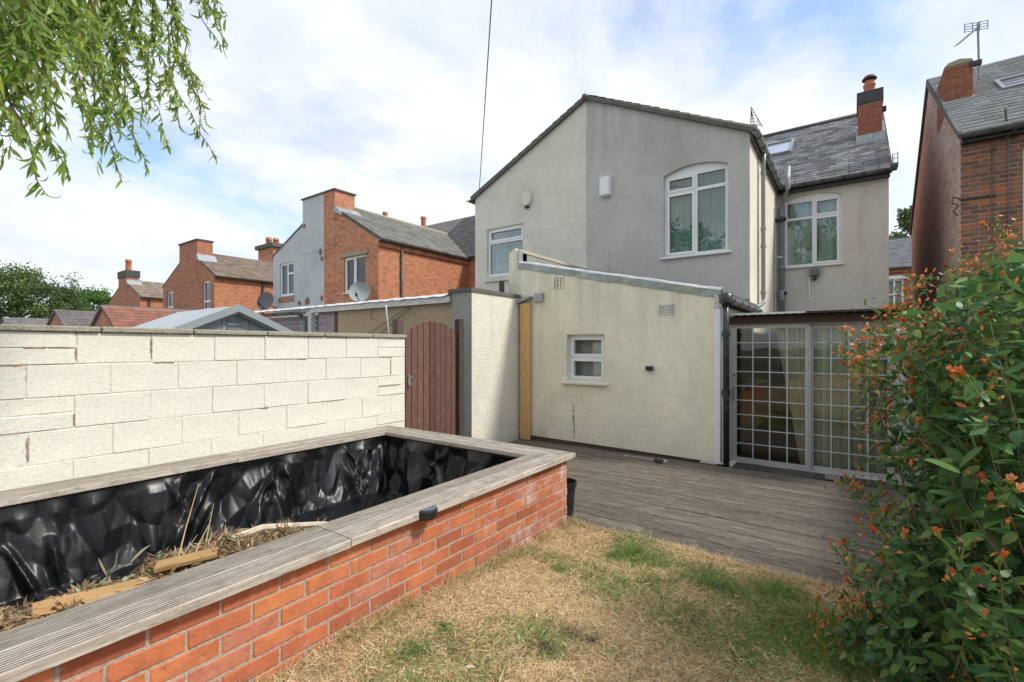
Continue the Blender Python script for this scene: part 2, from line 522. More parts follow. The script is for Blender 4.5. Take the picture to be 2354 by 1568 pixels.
M = dict(
    cream=m_render('cream_render', (0.88, 0.83, 0.65), dirt=(0.46, 0.43, 0.30), dirt_amt=0.4, grain=48, speck=0.16, speck_c=(0.33, 0.30, 0.18), top=(1.3, 2.7, 0.55, (0.40, 0.39, 0.27))),
    white=m_render('white_render', (0.80, 0.76, 0.63), dirt=(0.3, 0.28, 0.2), dirt_amt=0.25, grain=42, speck=0.5, speck_c=(0.28, 0.25, 0.19)),
    palecream=m_render('pale_render', (0.72, 0.69, 0.60), dirt=(0.36, 0.34, 0.28), dirt_amt=0.3, grain=40, speck=0.22, speck_c=(0.26, 0.24, 0.19)),
    grey=m_render('grey_render', (0.55, 0.535, 0.505), dirt=(0.20, 0.20, 0.19), dirt_amt=0.35, grain=42, speck=0.5, speck_c=(0.22, 0.22, 0.21), patch=0.10, top=(4.4, 6.3, 0.5, (0.28, 0.275, 0.26))),
    greytan=m_render('greytan_render', (0.66, 0.62, 0.57), dirt=(0.25, 0.22, 0.18), dirt_amt=0.35, grain=42, speck=0.25, speck_c=(0.3, 0.28, 0.25), patch=0.05),
    sidecream=m_render('side_render', (0.82, 0.76, 0.63), dirt=(0.45, 0.4, 0.3), dirt_amt=0.3, grain=40, speck=0.2, speck_c=(0.45, 0.4, 0.3)),
    greyrough=m_render('rough_render', (0.36, 0.35, 0.31), dirt=(0.1, 0.1, 0.09), dirt_amt=0.6, grain=38, speck=0.7, speck_c=(0.11, 0.11, 0.10)),
    blue=m_render('blue_render', (0.52, 0.56, 0.57), dirt=(0.18, 0.16, 0.14), dirt_amt=0.5, grain=12, speck=0.08, bump=0.15),
    tan=m_render('tan_render', (0.42, 0.32, 0.20), dirt=(0.2, 0.15, 0.1), dirt_amt=0.4, grain=14, speck=0.1, bump=0.2),
    paint=m_render('wall_paint', (0.80, 0.775, 0.67), dirt=(0.45, 0.42, 0.33), dirt_amt=0.45, grain=46, speck=0.34, speck_c=(0.36, 0.33, 0.25), bump=0.22, patch=0.07, top=(1.0, 1.56, 0.7, (0.42, 0.40, 0.30))),
    mortar_paint=m_render('joint_paint', (0.74, 0.715, 0.63), dirt=(0.30, 0.20, 0.13), dirt_amt=0.8, grain=30, speck=0.4, bump=0.5),
    coping=m_render('coping_stone', (0.40, 0.37, 0.28), dirt=(0.13, 0.12, 0.08), dirt_amt=0.5, grain=45, speck=0.6, speck_c=(0.12, 0.11, 0.08)),
    mortar=m_render('mortar', (0.44, 0.36, 0.28), dirt=(0.22, 0.17, 0.13), dirt_amt=0.5, grain=60, speck=0.4, speck_c=(0.2, 0.16, 0.12)),
    felt=m_plain('roof_felt', (0.12, 0.115, 0.105), 0.9, 0.25, 5, 0.4, 50, grime=0.5, grime_c=(0.25, 0.23, 0.2)),
    lead=m_plain('lead', (0.34, 0.37, 0.39), 0.45, 0.2, 7, 0.3, 18, 0.4, grime=0.4, grime_c=(0.6, 0.62, 0.63)),
    foil=m_plain('flashing_tape', (0.36, 0.40, 0.38), 0.35, 0.25, 9, 0.5, 22, 0.5, grime=0.4, grime_c=(0.20, 0.24, 0.20)),
    silver=m_plain('silver_sheet', (0.72, 0.73, 0.74), 0.35, 0.12, 4, 0.3, 10, 0.35, grime=0.35, grime_c=(0.35, 0.34, 0.32)),
    upvc=m_plain('white_upvc', (0.80, 0.81, 0.82), 0.35, 0.03, 5, grime=0.10, grime_c=(0.5, 0.48, 0.42)),
    whitewood=m_wood('white_timber', [(0.3, (0.42, 0.39, 0.35)), (0.55, (0.62, 0.60, 0.56)), (0.7, (0.70, 0.68, 0.64))], (1, 10, 10), bump=0.2),
    alu=m_plain('aluminium', (0.50, 0.49, 0.46), 0.45, 0.08, 4, grime=0.25, grime_c=(0.2, 0.18, 0.15)),
    bar=m_plain('glazing_bar', (0.52, 0.57, 0.58), 0.5, 0.05, 5),
    greypipe=m_plain('grey_pipe', (0.26, 0.275, 0.30), 0.45, 0.12, 5, grime=0.3, grime_c=(0.42, 0.42, 0.42)),
    blackpipe=m_plain('black_pipe', (0.028, 0.028, 0.03), 0.32, 0.3, 5, grime=0.35, grime_c=(0.25, 0.26, 0.28)),
    gutter=m_plain('gutter_plastic', (0.075, 0.078, 0.08), 0.5, 0.25, 4, grime=0.5, grime_c=(0.3, 0.3, 0.28)),
    black=m_plain('black_plastic', (0.018, 0.018, 0.02), 0.4, 0.2, 6),
    rust=m_plain('rusty_iron', (0.06, 0.045, 0.035), 0.7, 0.4, 9),
    wire=m_plain('cable', (0.16, 0.16, 0.17), 0.6, 0.1),
    glass=m_glass('window_glass', boost=0.03), doorglass=m_glass('door_glass', (0.90, 0.91, 0.85), 0.0),
    curtain=None,
    drape=m_plain('beige_drape', (0.86, 0.82, 0.68), 0.9, 0.1, 4),
    green_drape=m_plain('green_drape', (0.74, 0.79, 0.68), 0.9, 0.1, 4),
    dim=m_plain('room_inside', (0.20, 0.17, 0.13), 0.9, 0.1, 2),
    liner=None,
    gate=m_wood('gate_timber', [(0.3, (0.105, 0.050, 0.036)), (0.55, (0.15, 0.072, 0.052)), (0.75, (0.21, 0.12, 0.09))], (14, 14, 1), bump=0.25, dark=(0.03, 0.014, 0.012), spots=0.10, spot_c=(0.5, 0.4, 0.35)),
    post=m_wood('post_timber', [(0.3, (0.05, 0.032, 0.026)), (0.6, (0.11, 0.07, 0.055)), (0.75, (0.2, 0.16, 0.13))], (16, 16, 1), bump=0.5),
    ply=m_wood('yellow_board', [(0.3, (0.45, 0.26, 0.10)), (0.55, (0.60, 0.38, 0.16)), (0.75, (0.66, 0.46, 0.22))], (9, 9, 1), dark=(0.3, 0.16, 0.06), bump=0.2),
    offcut=m_wood('fresh_offcut', [(0.3, (0.30, 0.17, 0.06)), (0.55, (0.44, 0.26, 0.10)), (0.75, (0.50, 0.34, 0.16))], (1, 9, 9), dark=(0.3, 0.18, 0.08), bump=0.2),
    deck=m_wood('deck_timber', [(0.28, (0.078, 0.060, 0.046)), (0.5, (0.185, 0.152, 0.118)), (0.72, (0.44, 0.385, 0.325))], (1, 16, 16), bump=0.4, spots=0.45, spot_c=(0.30, 0.265, 0.21), scale=4, dark=(0.04, 0.03, 0.022)),
    decky=m_wood('step_timber', [(0.25, (0.05, 0.045, 0.042)), (0.5, (0.10, 0.09, 0.085)), (0.75, (0.2, 0.19, 0.175))], (16, 1, 16), bump=0.4, scale=5),
    cope=m_wood('coping_timber', [(0.25, (0.25, 0.21, 0.165)), (0.5, (0.44, 0.385, 0.32)), (0.75, (0.64, 0.585, 0.51))], (1, 10, 10), bump=0.3, dark=(0.09, 0.07, 0.05), spots=0.4, spot_c=(0.22, 0.19, 0.14), scale=3.2),
    fence=m_wood('dark_fence', [(0.3, (0.028, 0.022, 0.018)), (0.6, (0.055, 0.042, 0.034)), (0.75, (0.09, 0.07, 0.06))], (14, 14, 1)),
    lap=m_wood('lilac_board', [(0.3, (0.22, 0.18, 0.19)), (0.55, (0.33, 0.28, 0.30)), (0.75, (0.42, 0.37, 0.39))], (1, 9, 9), bump=0.2),
    fasciab=m_wood('brown_fascia', [(0.3, (0.06, 0.032, 0.022)), (0.6, (0.10, 0.055, 0.036)), (0.75, (0.13, 0.08, 0.055))], (1, 12, 12), bump=0.2),
    shed=m_plain('shed_plastic', (0.27, 0.30, 0.31), 0.5, 0.06, 4),
    shedroof=m_plain('shed_roof', (0.36, 0.39, 0.41), 0.5, 0.06, 4),
    shedtrim=m_plain('shed_trim', (0.17, 0.195, 0.205), 0.5, 0.06, 4),
    pot_clay=m_plain('clay_pot', (0.46, 0.17, 0.09), 0.8, 0.2, 6, 0.2),
    bluebrick=m_plain('blue_brick', (0.055, 0.055, 0.058), 0.7, 0.35, 9, 0.3),
    dish=m_plain('dish_grey', (0.30, 0.33, 0.33), 0.55, 0.1, 4),
    dishdark=m_plain('dish_dark', (0.13, 0.13, 0.14), 0.55, 0.1, 4),
    brickB=m_brickwall('brick_b', (0.62, 0.255, 0.13), (0.48, 0.175, 0.09), (0.46, 0.35, 0.26), c3=(0.62, 0.31, 0.17), soot=0.42),
    brickBside=m_brickwall('brick_b_side', (0.56, 0.22, 0.105), (0.46, 0.16, 0.075), (0.44, 0.32, 0.22), c3=(0.58, 0.25, 0.12), soot=0.25),
    brickC=m_brickwall('brick_c', (0.50, 0.20, 0.11), (0.37, 0.14, 0.08), (0.40, 0.29, 0.21), soot=0.35),
    brickR=m_brickwall('brick_r', (0.54, 0.33, 0.25), (0.38, 0.245, 0.19), (0.66, 0.58, 0.53), c3=(0.50, 0.42, 0.37), soot=0.35, ms=0.010),
    brickfar=m_brickwall('brick_far', (0.46, 0.17, 0.10), (0.40, 0.14, 0.085), (0.36, 0.22, 0.16), soot=0.1),
    slate=m_attr('slate', 0.55, 0.25, 25),
    tile=m_attr('roof_tile', 0.85, 0.3, 25),
    attr=m_leaf('blade', None, None, 0.7, 0.25, attr=True),
    foliage=m_leaf('foliage', None, None, 0.55, 0.30, attr=True),
    willow=m_leaf('willow_leaf', None, None, 0.40, 0.5, attr=True),
    bushleaf=m_leaf('bush_leaf', (0.075, 0.175, 0.055), (0.13, 0.25, 0.075), 0.5, 0.35),
    bushattr=m_leaf('bush_foliage', None, None, 0.42, 0.28, attr=True),
    petal=m_leaf('petal', (0.66, 0.19, 0.05), (0.76, 0.36, 0.16), 0.6, 0.35),
    petal2=m_leaf('petal_dark', (0.40, 0.06, 0.025), (0.55, 0.12, 0.05), 0.6, 0.25),
    calyx=m_leaf('calyx', (0.16, 0.24, 0.04), (0.22, 0.30, 0.06), 0.6, 0.2),
    groove=m_plain('groove_dirt_shade', (0.13, 0.105, 0.08), 0.95, 0.4, 20),
    stem=m_plain('shrub_stem', (0.11, 0.10, 0.045), 0.8, 0.25, 12),
    bark=m_plain('bark', (0.11, 0.085, 0.06), 0.9, 0.3, 12, 0.6, 30),
    twig=m_plain('twig', (0.16, 0.12, 0.06), 0.8, 0.25, 12),
    debris=m_attr('debris', 0.9, 0.2, 40),
    lamp_lens=m_plain('lamp_glass', (0.16, 0.17, 0.18), 0.15, 0.1),
    solar=m_plain('solar_cell', (0.10, 0.12, 0.15), 0.18, 0.15),
)


def m_liner():
    t = NT('pond_liner'); v = t.coord()
    n = t.noise(v, 3.5, 6, 0.7)
    dust = t.ramp(t.noise(v, 6, 6, 0.75), [(0.52, 0.0), (0.75, 0.30)])
    base = t.mix(dust, (0.006, 0.0065, 0.008), (0.12, 0.10, 0.08))
    base = t.mix(t.ramp(t.noise(v, 70, 3, 0.8), [(0.66, 0.0), (0.74, 0.5)]), base, (0.30, 0.25, 0.19))
    rg = t.ramp(n, [(0.3, 0.27), (0.7, 0.42)])
    h = t.noise(t.coord(scale=(1, 1, 0.6)), 16, 5, 0.6, 0.8)
    return t.fin(base, rg, t.bump(h, 0.12, 0.012), IOR=1.5, Specular_IOR_Level=0.30)


M['liner'] = m_liner()


def m_lace():
    t = NT('net_curtain'); v = t.coord()
    base = t.ramp(t.noise(t.coord(scale=(9, 9, 0.6)), 1.0, 4, 0.6), [(0.35, (0.08, 0.27, 0.22)), (0.65, (0.24, 0.52, 0.46))])
    sp = t.n('ShaderNodeSeparateXYZ'); t.l(v, sp.inputs[0])
    mr = t.n('ShaderNodeMapRange'); t.l(sp.outputs[2], mr.inputs[0])
    mr.inputs[1].default_value = 3.85; mr.inputs[2].default_value = 3.35
    vo = t.n('ShaderNodeTexVoronoi', Vector=v, Scale=17.0); vo.feature = 'F1'
    lace = t.math('MULTIPLY', mr.outputs[0], t.ramp(t.math('ADD', vo.outputs[0], t.math('MULTIPLY', t.noise(v, 30, 3, 0.7), 0.5)), [(0.45, 0.0), (0.75, 0.85)]))
    base = t.mix(lace, base, (0.80, 0.90, 0.89))
    return t.fin(base, 0.9)


M['curtain'] = m_lace()


def m_grassground():
    t = NT('lawn_soil'); v = t.coord()
    n = t.noise(v, 3.0, 7, 0.7)
    base = t.ramp(n, [(0.30, (0.24, 0.165, 0.085)), (0.5, (0.42, 0.29, 0.145)), (0.7, (0.54, 0.39, 0.20))])
    f = t.noise(v, 90, 4, 0.7)
    base = t.mix(t.ramp(f, [(0.35, 0.7), (0.5, 0.0)]), base, (0.09, 0.06, 0.03))
    return t.fin(base, 0.95, t.bump(f, 0.9, 0.02))


M['lawn'] = m_grassground()
M['yard'] = m_plain('yard_concrete', (0.30, 0.28, 0.25), 0.9, 0.2, 1.5, 0.4, 30, grime=0.4)
M['earth'] = m_plain('far_ground', (0.10, 0.11, 0.06), 0.95, 0.3, 0.2)
M['bluepaint_patch'] = m_plain('bare_patch', (0.22, 0.13, 0.09), 0.9, 0.3, 8, 0.3)


# ------------------------------------------------------------------ building helpers
def pmap(plane, c):
    if plane == 'Y': return lambda a, b, h: (a, c + h, b)
    if plane == 'y': return lambda a, b, h: (a, c - h, b)
    if plane == 'X': return lambda a, b, h: (c - h, a, b)
    return lambda a, b, h: (c + h, a, b)


def pbox(mb, plane, c, a0, a1, b0, b1, h0, h1):
    """box on a wall plane; h counts inwards from the face"""
    f = pmap(plane, c)
    p, q = f(a0, b0, h0), f(a1, b1, h1)
    return mb.box(min(p[0], q[0]), max(p[0], q[0]), min(p[1], q[1]), max(p[1], q[1]), min(p[2], q[2]), max(p[2], q[2]))


def wavy(plane, c, a0, a1, b0, b1, amp=0.025, waves=9, taper=0.0, n=60):
    f = pmap(plane, c); mb = MB(); vs = []
    ph = random.random() * 6
    for j, b in enumerate((b0, (b0 + b1) / 2, b1)):
        for i in range(n + 1):
            t = i / n
            a = a0 + (a1 - a0) * t + taper * (1 - j / 2) * (1 - t)
            vs.append(f(a, b, amp * (math.sin(t * waves * 6.28 + ph) + 0.4 * math.sin(t * waves * 14.1 + ph * 2))))
    fs = [(j * (n + 1) + i, j * (n + 1) + i + 1, (j + 1) * (n + 1) + i + 1, (j + 1) * (n + 1) + i) for j in range(2) for i in range(n)]
    return mb.add(vs, fs)


def window(parent, plane, c, a0, a1, b0, b1, rise=0.0, cols=(), trans=(), sashes=(), set_in=0.06, bar=0.05, curtain=None, sill=True, frame_m='upvc', glass='glass', sill_out=0.06, sill_ext=0.05, amp=0.022):
    """frame (the part) with panes, sill and curtain as its sub-parts. trans: one list of b per column"""
    edges = [a0 + bar] + [x for m in cols for x in (m - bar / 2, m + bar / 2)] + [a1 - bar]
    cells = []
    for k in range(0, len(edges), 2):
        zs = [b0 + bar] + [x for z in (trans[k // 2] if trans else []) for x in (z - bar / 2, z + bar / 2)] + [b1 - bar]
        for q in range(0, len(zs), 2): cells.append((edges[k], edges[k + 1], zs[q], zs[q + 1]))
    mb = MB()
    outer = arch(a0, a1, b0, b1, rise) if rise else rect(a0, a1, b0, b1)
    sgn = {'Y': 1, 'y': -1, 'X': -1, 'x': 1}[plane]
    panel(mb, plane, c + sgn * set_in, outer, [rect(*q) for q in cells], back=0.07)
    for i in sashes:
        x0, x1, z0, z1 = cells[i]
        e = 0.012
        panel(mb, plane, c + sgn * (set_in - 0.014), rect(x0 - e, x1 + e, z0 - e, z1 + e), [rect(x0 + 0.03, x1 - 0.03, z0 + 0.03, z1 - 0.03)], back=0.05)
    w = mb.build('window', M[frame_m], parent)
    for x0, x1, z0, z1 in cells:
        pbox(MB(), plane, c, x0 - 0.003, x1 + 0.003, z0 - 0.003, z1 + 0.003, set_in + 0.030, set_in + 0.036).build('pane', M[glass], w)
    if sill:
        bev(pbox(MB(), plane, c, a0 - sill_ext, a1 + sill_ext, b0 - 0.035, b0 - 0.002, -sill_out, set_in + 0.05).build('sill', M[frame_m], w), 0.006)
    if curtain:
        wavy(plane, c + sgn * (set_in + 0.17), a0 + 0.02, a1 - 0.02, b0 + 0.02, b1 + rise * 0.5, amp, max(4, int((a1 - a0) * 9))).build('curtain', M[curtain], w, smooth=True)
    return w


def slates(name, parent, O, U, V, ulen, vlen, gauge, width, m, c=(0.16, 0.17, 0.18), var=0.3, thick=0.018, mask=None, tint=0.006, single=0, warm=(0, 0, 0)):
    """overlapping pieces laid on a slope; single = how many from the start are objects of their own"""
    O, U, V = Vector(O), Vector(U).normalized(), Vector(V).normalized()
    N = U.cross(V).normalized()
    if N.z < 0: N = -N
    rows = int(vlen / gauge); P = []
    for r in range(rows):
        off = 0 if r % 2 else width / 2
        k = -1
        while True:
            u0 = k * width + off; k += 1
            u1 = u0 + width
            if u0 >= ulen: break
            a, b = max(0, u0), min(ulen, u1)
            if b - a < 0.02: continue
            if mask and not mask((a + b) / 2, (r + 0.5) * gauge): continue
            P.append((a, b, r * gauge))
    n = len(P)
    if n == 0: return
    A = np.array(P)
    g = 0.004
    jit = rng.normal(0, 0.004, (n, 3))
    tilt = thick + np.abs(rng.normal(0, 0.003, n))
    Ov, Uv, Vv, Nv = [np.array(x) for x in (O, U, V, N)]

    def pt(u, v, h): return Ov + u[:, None] * Uv + v[:, None] * Vv + h[:, None] * Nv
    u0 = A[:, 0] + g / 2; u1 = A[:, 1] - g / 2; v0 = A[:, 2] + jit[:, 0]; v1 = A[:, 2] + gauge * 1.25
    z = np.zeros(n)
    Vt = np.stack([pt(u0, v0, tilt + z), pt(u1, v0, tilt + jit[:, 1] * 0.5), pt(u1, v1, z + 0.003), pt(u0, v1, z + 0.003), pt(u0, v0, z - 0.004), pt(u1, v0, z - 0.004)], 1).reshape(-1, 3)
    base = np.arange(n)[:, None] * 6
    F = np.concatenate([base + np.array([[0, 1, 2, 3]]), base + np.array([[4, 5, 1, 0]]), base + np.array([[4, 0, 3, 3]]), ]) if False else np.concatenate([base + np.array([[0, 1, 2, 3]]), base + np.array([[4, 5, 1, 0]])])
    cc = np.array(c)[None] * (1 + rng.uniform(-var, var, (n, 1))) + rng.normal(0, tint, (n, 3)) * np.array([1, 0.6, 0.9]) + np.array(warm)[None] * rng.random((n, 1))
    cc = np.clip(cc, 0.01, 1)
    if single:
        idx = list(range(min(single, n)))
        for i in idx:
            vv = Vt[i * 6:i * 6 + 6]; ctr = vv.mean(0)
            o = mesh_np('slate', vv - ctr, np.array([[0, 1, 2, 3], [4, 5, 1, 0]]), m, parent, np.repeat(cc[i:i + 1], 6, 0), world=tuple(ctr))
        if n <= single: return
        keep = np.arange(len(idx), n)
        Vt = Vt.reshape(n, 6, 3)[keep].reshape(-1, 3); cc = cc[keep]; n = len(keep)
        base = np.arange(n)[:, None] * 6
        F = np.concatenate([base + np.array([[0, 1, 2, 3]]), base + np.array([[4, 5, 1, 0]])])
    o = mesh_np(name, Vt, F, m, parent, np.repeat(cc, 6, 0))
    o['kind'] = 'stuff'
    return o


def slab(parent, name, O, U, V, ulen, vlen, m, th=0.08):
    O, U, V = Vector(O), Vector(U).normalized(), Vector(V).normalized()
    N = U.cross(V).normalized()
    if N.z < 0: N = -N
    p = [O, O + U * ulen, O + U * ulen + V * vlen, O + V * vlen]
    mb = MB().add([q - N * th for q in p] + p, [(0, 3, 2, 1), (4, 5, 6, 7), (0, 1, 5, 4), (1, 2, 6, 5), (2, 3, 7, 6), (3, 0, 4, 7)])
    return mb.build(name, m, parent)


def brick_mesh(name, m, l=0.215, h=0.065, d=0.05, ch=0.004, jit=0.0012):
    """local: length x, height z, face towards -y at y=0"""
    j = lambda: random.uniform(-jit, jit)
    a, b = l / 2, h / 2
    vs = [(-a + j(), ch, -b + j()), (a + j(), ch, -b + j()), (a + j(), ch, b + j()), (-a + j(), ch, b + j()),
          (-a + ch * 1.3, j(), -b + ch), (a - ch * 1.3, j(), -b + ch), (a - ch * 1.3, j(), b - ch), (-a + ch * 1.3, j(), b - ch),
          (-a, d, -b), (a, d, -b), (a, d, b), (-a, d, b)]
    fs = [(4, 5, 6, 7), (0, 1, 5, 4), (1, 2, 6, 5), (2, 3, 7, 6), (3, 0, 4, 7), (0, 8, 9, 1), (1, 9, 10, 2), (2, 10, 11, 3), (3, 11, 8, 0), (8, 11, 10, 9)]
    return MB().add(vs, fs).mesh(name, m)


def lay(parent, meshes, p0, ang, length, z0, rows, proud=0.006, first=0.0, unit=0.225, course=0.075, skip=None, joint=0.010, cut=None):
    """courses of single bricks along a wall face; ang = heading of the face's run, the face looks to its right"""
    dx, dy = math.cos(ang), math.sin(ang)
    nx, ny = dy, -dx
    L0 = unit - joint
    for r in range(rows):
        s = -(first + (unit / 2 if r % 2 else 0)) % unit - unit
        s = (first + (0 if r % 2 == 0 else unit / 2)) - unit
        while s < length - 0.02:
            e = s + unit
            z = z0 + (r + 0.5) * course
            a, b = max(0.0, s + joint / 2), min(cut(z) if cut else length, e - joint / 2)
            s = e
            if b - a < 0.03: continue
            c = (a + b) / 2
            z = z0 + (r + 0.5) * course
            if skip and skip(c, z): continue
            pr = proud + random.uniform(-0.0015, 0.002)
            inst('brick', random.choice(meshes), parent, (p0[0] + dx * c + nx * pr, p0[1] + dy * c + ny * pr, z + random.uniform(-0.001, 0.001)),
                 (random.uniform(-.006, .006), random.uniform(-.005, .005), ang), ((b - a) / L0, 1, 1))


def chimney(parent, x0, x1, y0, y1, z0, z1, m, cap=None, cap_h=0.0, cap_out=0.03, pots=(), bricks=None, name='chimney'):
    ch = MB().box(x0, x1, y0, y1, z0, z1).build(name, m, parent)
    if bricks:
        rows = int((z1 - z0) / 0.075)
        lay(ch, bricks, (x0, y0), 0, x1 - x0, z0, rows, 0.008)
        lay(ch, bricks, (x0, y1), -math.pi / 2, y1 - y0, z0, rows, 0.008, first=0.1125)
        lay(ch, bricks, (x1, y0), math.pi / 2, y1 - y0, z0, rows, 0.008, first=0.1125)
    if cap:
        bev(MB().box(x0 - cap_out, x1 + cap_out, y0 - cap_out, y1 + cap_out, z1, z1 + cap_h).build('chimney_cap', M[cap], ch), 0.01)
    for (px, py, h, r) in pots:
        zb = z1 + cap_h - 0.02
        mb = MB().lathe([(r * 1.1, 0), (r, 0.06), (r * 0.92, h * 0.75), (r * 1.08, h * 0.78), (r * 1.08, h * 0.88), (r * 0.95, h * 0.9), (r * 0.98, h), (r * 0.75, h), (r * 0.72, h * 0.6)], (px, py, zb), n=12)
        mb.build('chimney_pot', M['pot_clay'], ch, smooth=True)
    return ch


def half_gutter(name, parent, p, q, r=0.055, m='gutter', joints=4, off=0):
    p, q = Vector(p), Vector(q); d = (q - p).normalized(); side = d.cross(Vector((0, 0, 1))).normalized()
    n = 8; mb = MB(); vs = []
    for e in (p, q):
        for rr in (r, r * 0.9):
            for k in range(n + 1):
                a = math.pi + math.pi * k / n
                vs.append(e + side * math.cos(a) * rr + Vector((0, 0, 1)) * math.sin(a) * rr)
    m1 = n + 1; fs = []
    for k in range(n):
        fs.append((k, k + 1, 2 * m1 + k + 1, 2 * m1 + k)); fs.append((m1 + k + 1, m1 + k, 3 * m1 + k, 3 * m1 + k + 1))
        fs.append((k + 1, k, m1 + k, m1 + k + 1)); fs.append((2 * m1 + k, 2 * m1 + k + 1, 3 * m1 + k + 1, 3 * m1 + k))
    fs.append((0, 2 * m1, 3 * m1, m1)); fs.append((n, m1 + n, 3 * m1 + n, 2 * m1 + n))
    o = mb.add(vs, fs).build(name, M[m], parent, smooth=False)
    for k in range(joints):
        c = p + (q - p) * ((k + 0.5) / joints)
        mb2 = MB(); vs = []
        for e in (c - d * 0.025, c + d * 0.025):
            for i in range(n + 1):
                a = math.pi + math.pi * i / n
                vs.append(e + side * math.cos(a) * (r + 0.007) + Vector((0, 0, 1)) * math.sin(a) * (r + 0.007))
        mb2.add(vs, [(i, i + 1, m1 + i + 1, m1 + i) for i in range(n)]).build('gutter_bracket', M['rust'], o)
    return o


def pipe(name, parent, pts, r, m, collars=()):
    o = MB().tube(pts, r, 12).build(name, M[m], parent, smooth=True)
    for (x, y, z) in collars:
        MB().lathe([(r + 0.001, -0.03), (r + 0.012, -0.03), (r + 0.012, 0.03), (r + 0.001, 0.03)], (x, y, z), n=12).build('pipe_collar', M[m], o)
    return o


# ------------------------------------------------------------------ ground
def ground_z(x, y):
    """lawn rises a little towards the camera"""
    t = min(1, max(0, (3.3 - y) / 2.2)); t = t * t * (3 - 2 * t)
    return 0.11 * t - 0.005


g = MB()
g.add([(-900, -900, -0.12), (900, -900, -0.12), (900, 900, -0.12), (-900, 900, -0.12)], [(0, 1, 2, 3)])
tag(g.build('ground', M['earth']), kind='structure')
tag(MB().box(-60, -4.75, -6, 40, -0.115, -0.03).build('neighbour_yard', M['yard']), kind='structure')
nx, ny = 60, 170
V = []; F = []
for j in range(ny + 1):
    for i in range(nx + 1):
        x = -2.05 + 5.2 * i / nx; y = -14.0 + 17.43 * j / ny
        V.append((x, y, ground_z(x, y) + 0.010 * math.sin(x * 5 + y * 3) * math.cos(y * 4.3 - x)))
for j in range(ny):
    for i in range(nx):
        a = j * (nx + 1) + i; F.append((a, a + 1, a + nx + 2, a + nx + 1))
lawn = MB().add(V, F).build('lawn', M['lawn'], smooth=True)
tag(lawn, kind='structure')

# ------------------------------------------------------------------ our house: grey half of the pair
PX = -4.455      # party line
WY = 8.74        # wing rear wall
MY = 12.26       # main rear wall
WE, EV, AP = -1.41, 5.10, 6.58
GH = empty('rendered_house', (-2.9, WY, 0), 'grey pebbledashed two storey house with tall arched window and lace curtains', 'house', 'pair of houses ahead')
wz = MB()
panel(wz, 'Y', WY, [(PX, 0), (WE, 0), (WE, EV), (PX, AP)], [arch(-2.86, -1.745, 3.11, 4.63, 0.12)], back=0.28)
wz.build('wall', M['grey'], GH)
sw = MB(); panel(sw, 'X', WE + 0.002, [(WY + 0.002, 0), (MY, 0), (MY, EV), (WY + 0.002, EV)], back=0.25)
tag(sw.build('wall', M['sidecream'], GH), 'sunlit cream side wall of the wing')
mw = MB(); panel(mw, 'Y', MY, [(WE - 0.2, 0), (0.585, 0), (0.585, 5.06), (WE - 0.2, 5.06)], [arch(-1.265, -0.20, 3.25, 4.74, 0.10)], back=0.28)
mw.build('wall', M['greytan'], GH)
mg = MB(); panel(mg, 'X', 0.583, [(MY + 0.003, 0), (19.6, 0), (19.6, 5.0), (15.95, 7.74), (MY + 0.003, 5.06)], back=0.25)
mg.build('wall', M['brickC'], GH)
mb_ = MB(); panel(mb_, 'y', 19.6, rect(PX, 0.58, 0, 5.0), back=0.25); mb_.build('wall', M['brickC'], GH)
window(GH, 'Y', WY, -2.86, -1.745, 3.11, 4.63, 0.12, cols=(-2.30,), trans=([4.30], [4.30]), sashes=(0, 1), curtain='curtain', bar=0.06, set_in=0.07, amp=0.03)
window(GH, 'Y', MY, -1.265, -0.20, 3.25, 4.74, 0.10, cols=(-0.71,), trans=([4.33], [4.33]), sashes=(2, 3), curtain='green_drape', bar=0.055, amp=0.03)
# wing roof, one slope each half; slopes rise to the shared ridge
sl = (AP - EV) / (PX - WE)
rise_w = AP - EV
run_w = WE - PX
uvr = Vector((-run_w, 0, rise_w)); vl = uvr.length
slab(GH, 'roof', (WE + 0.09, WY - 0.07, EV - 0.005), (0, 1, 0), uvr, 5.3, vl + 0.10, M['felt'], 0.07)
slates('slates', GH, (WE + 0.10, WY - 0.05, EV + 0.015), (0, 1, 0), uvr, 5.2, vl + 0.06, 0.2, 0.25, M['slate'], (0.17, 0.175, 0.18))
# main roof
rv = Vector((0, 3.75, 2.66)); rl = rv.length
slab(GH, 'roof', (PX, MY - 0.15, 5.03), (1, 0, 0), rv, 5.09, rl + 0.1, M['felt'], 0.08)
slates('slates', GH, (PX, MY - 0.17, 5.04), (1, 0, 0), rv, 5.10, rl + 0.10, 0.165, 0.23, M['slate'], (0.31, 0.31, 0.31), 0.5, 0.02,
       mask=lambda u, v: not (u + PX < WE + 0.05 and v < 2.0 * (WE + 0.3 - (u + PX)) / 3.0 * 1.2))
slab(GH, 'roof', (PX, 19.7, 5.0), (1, 0, 0), (0, -3.75, 2.72), 5.09, 4.62, M['felt'], 0.08)
MB().tube([(PX, 15.93, 7.76), (0.66, 15.93, 7.76)], 0.085, 10).build('ridge_tiles', M['bluebrick'], GH, smooth=True)
MB().tube([(PX + 0.0, WY - 0.10, AP + 0.0), (PX + 0.0, WY + 4.6, AP + 0.0)], 0.06, 10).build('ridge_tiles', M['felt'], GH, smooth=True)
# verge mortar strip along the gable
MB().prism([(PX, AP + 0.045), (WE + 0.10, EV + 0.03), (WE + 0.10, EV - 0.03), (PX, AP - 0.02)], lambda p, q, h: (p, h, q), WY - 0.06, WY - 0.004).build('verge', M['coping'], GH)
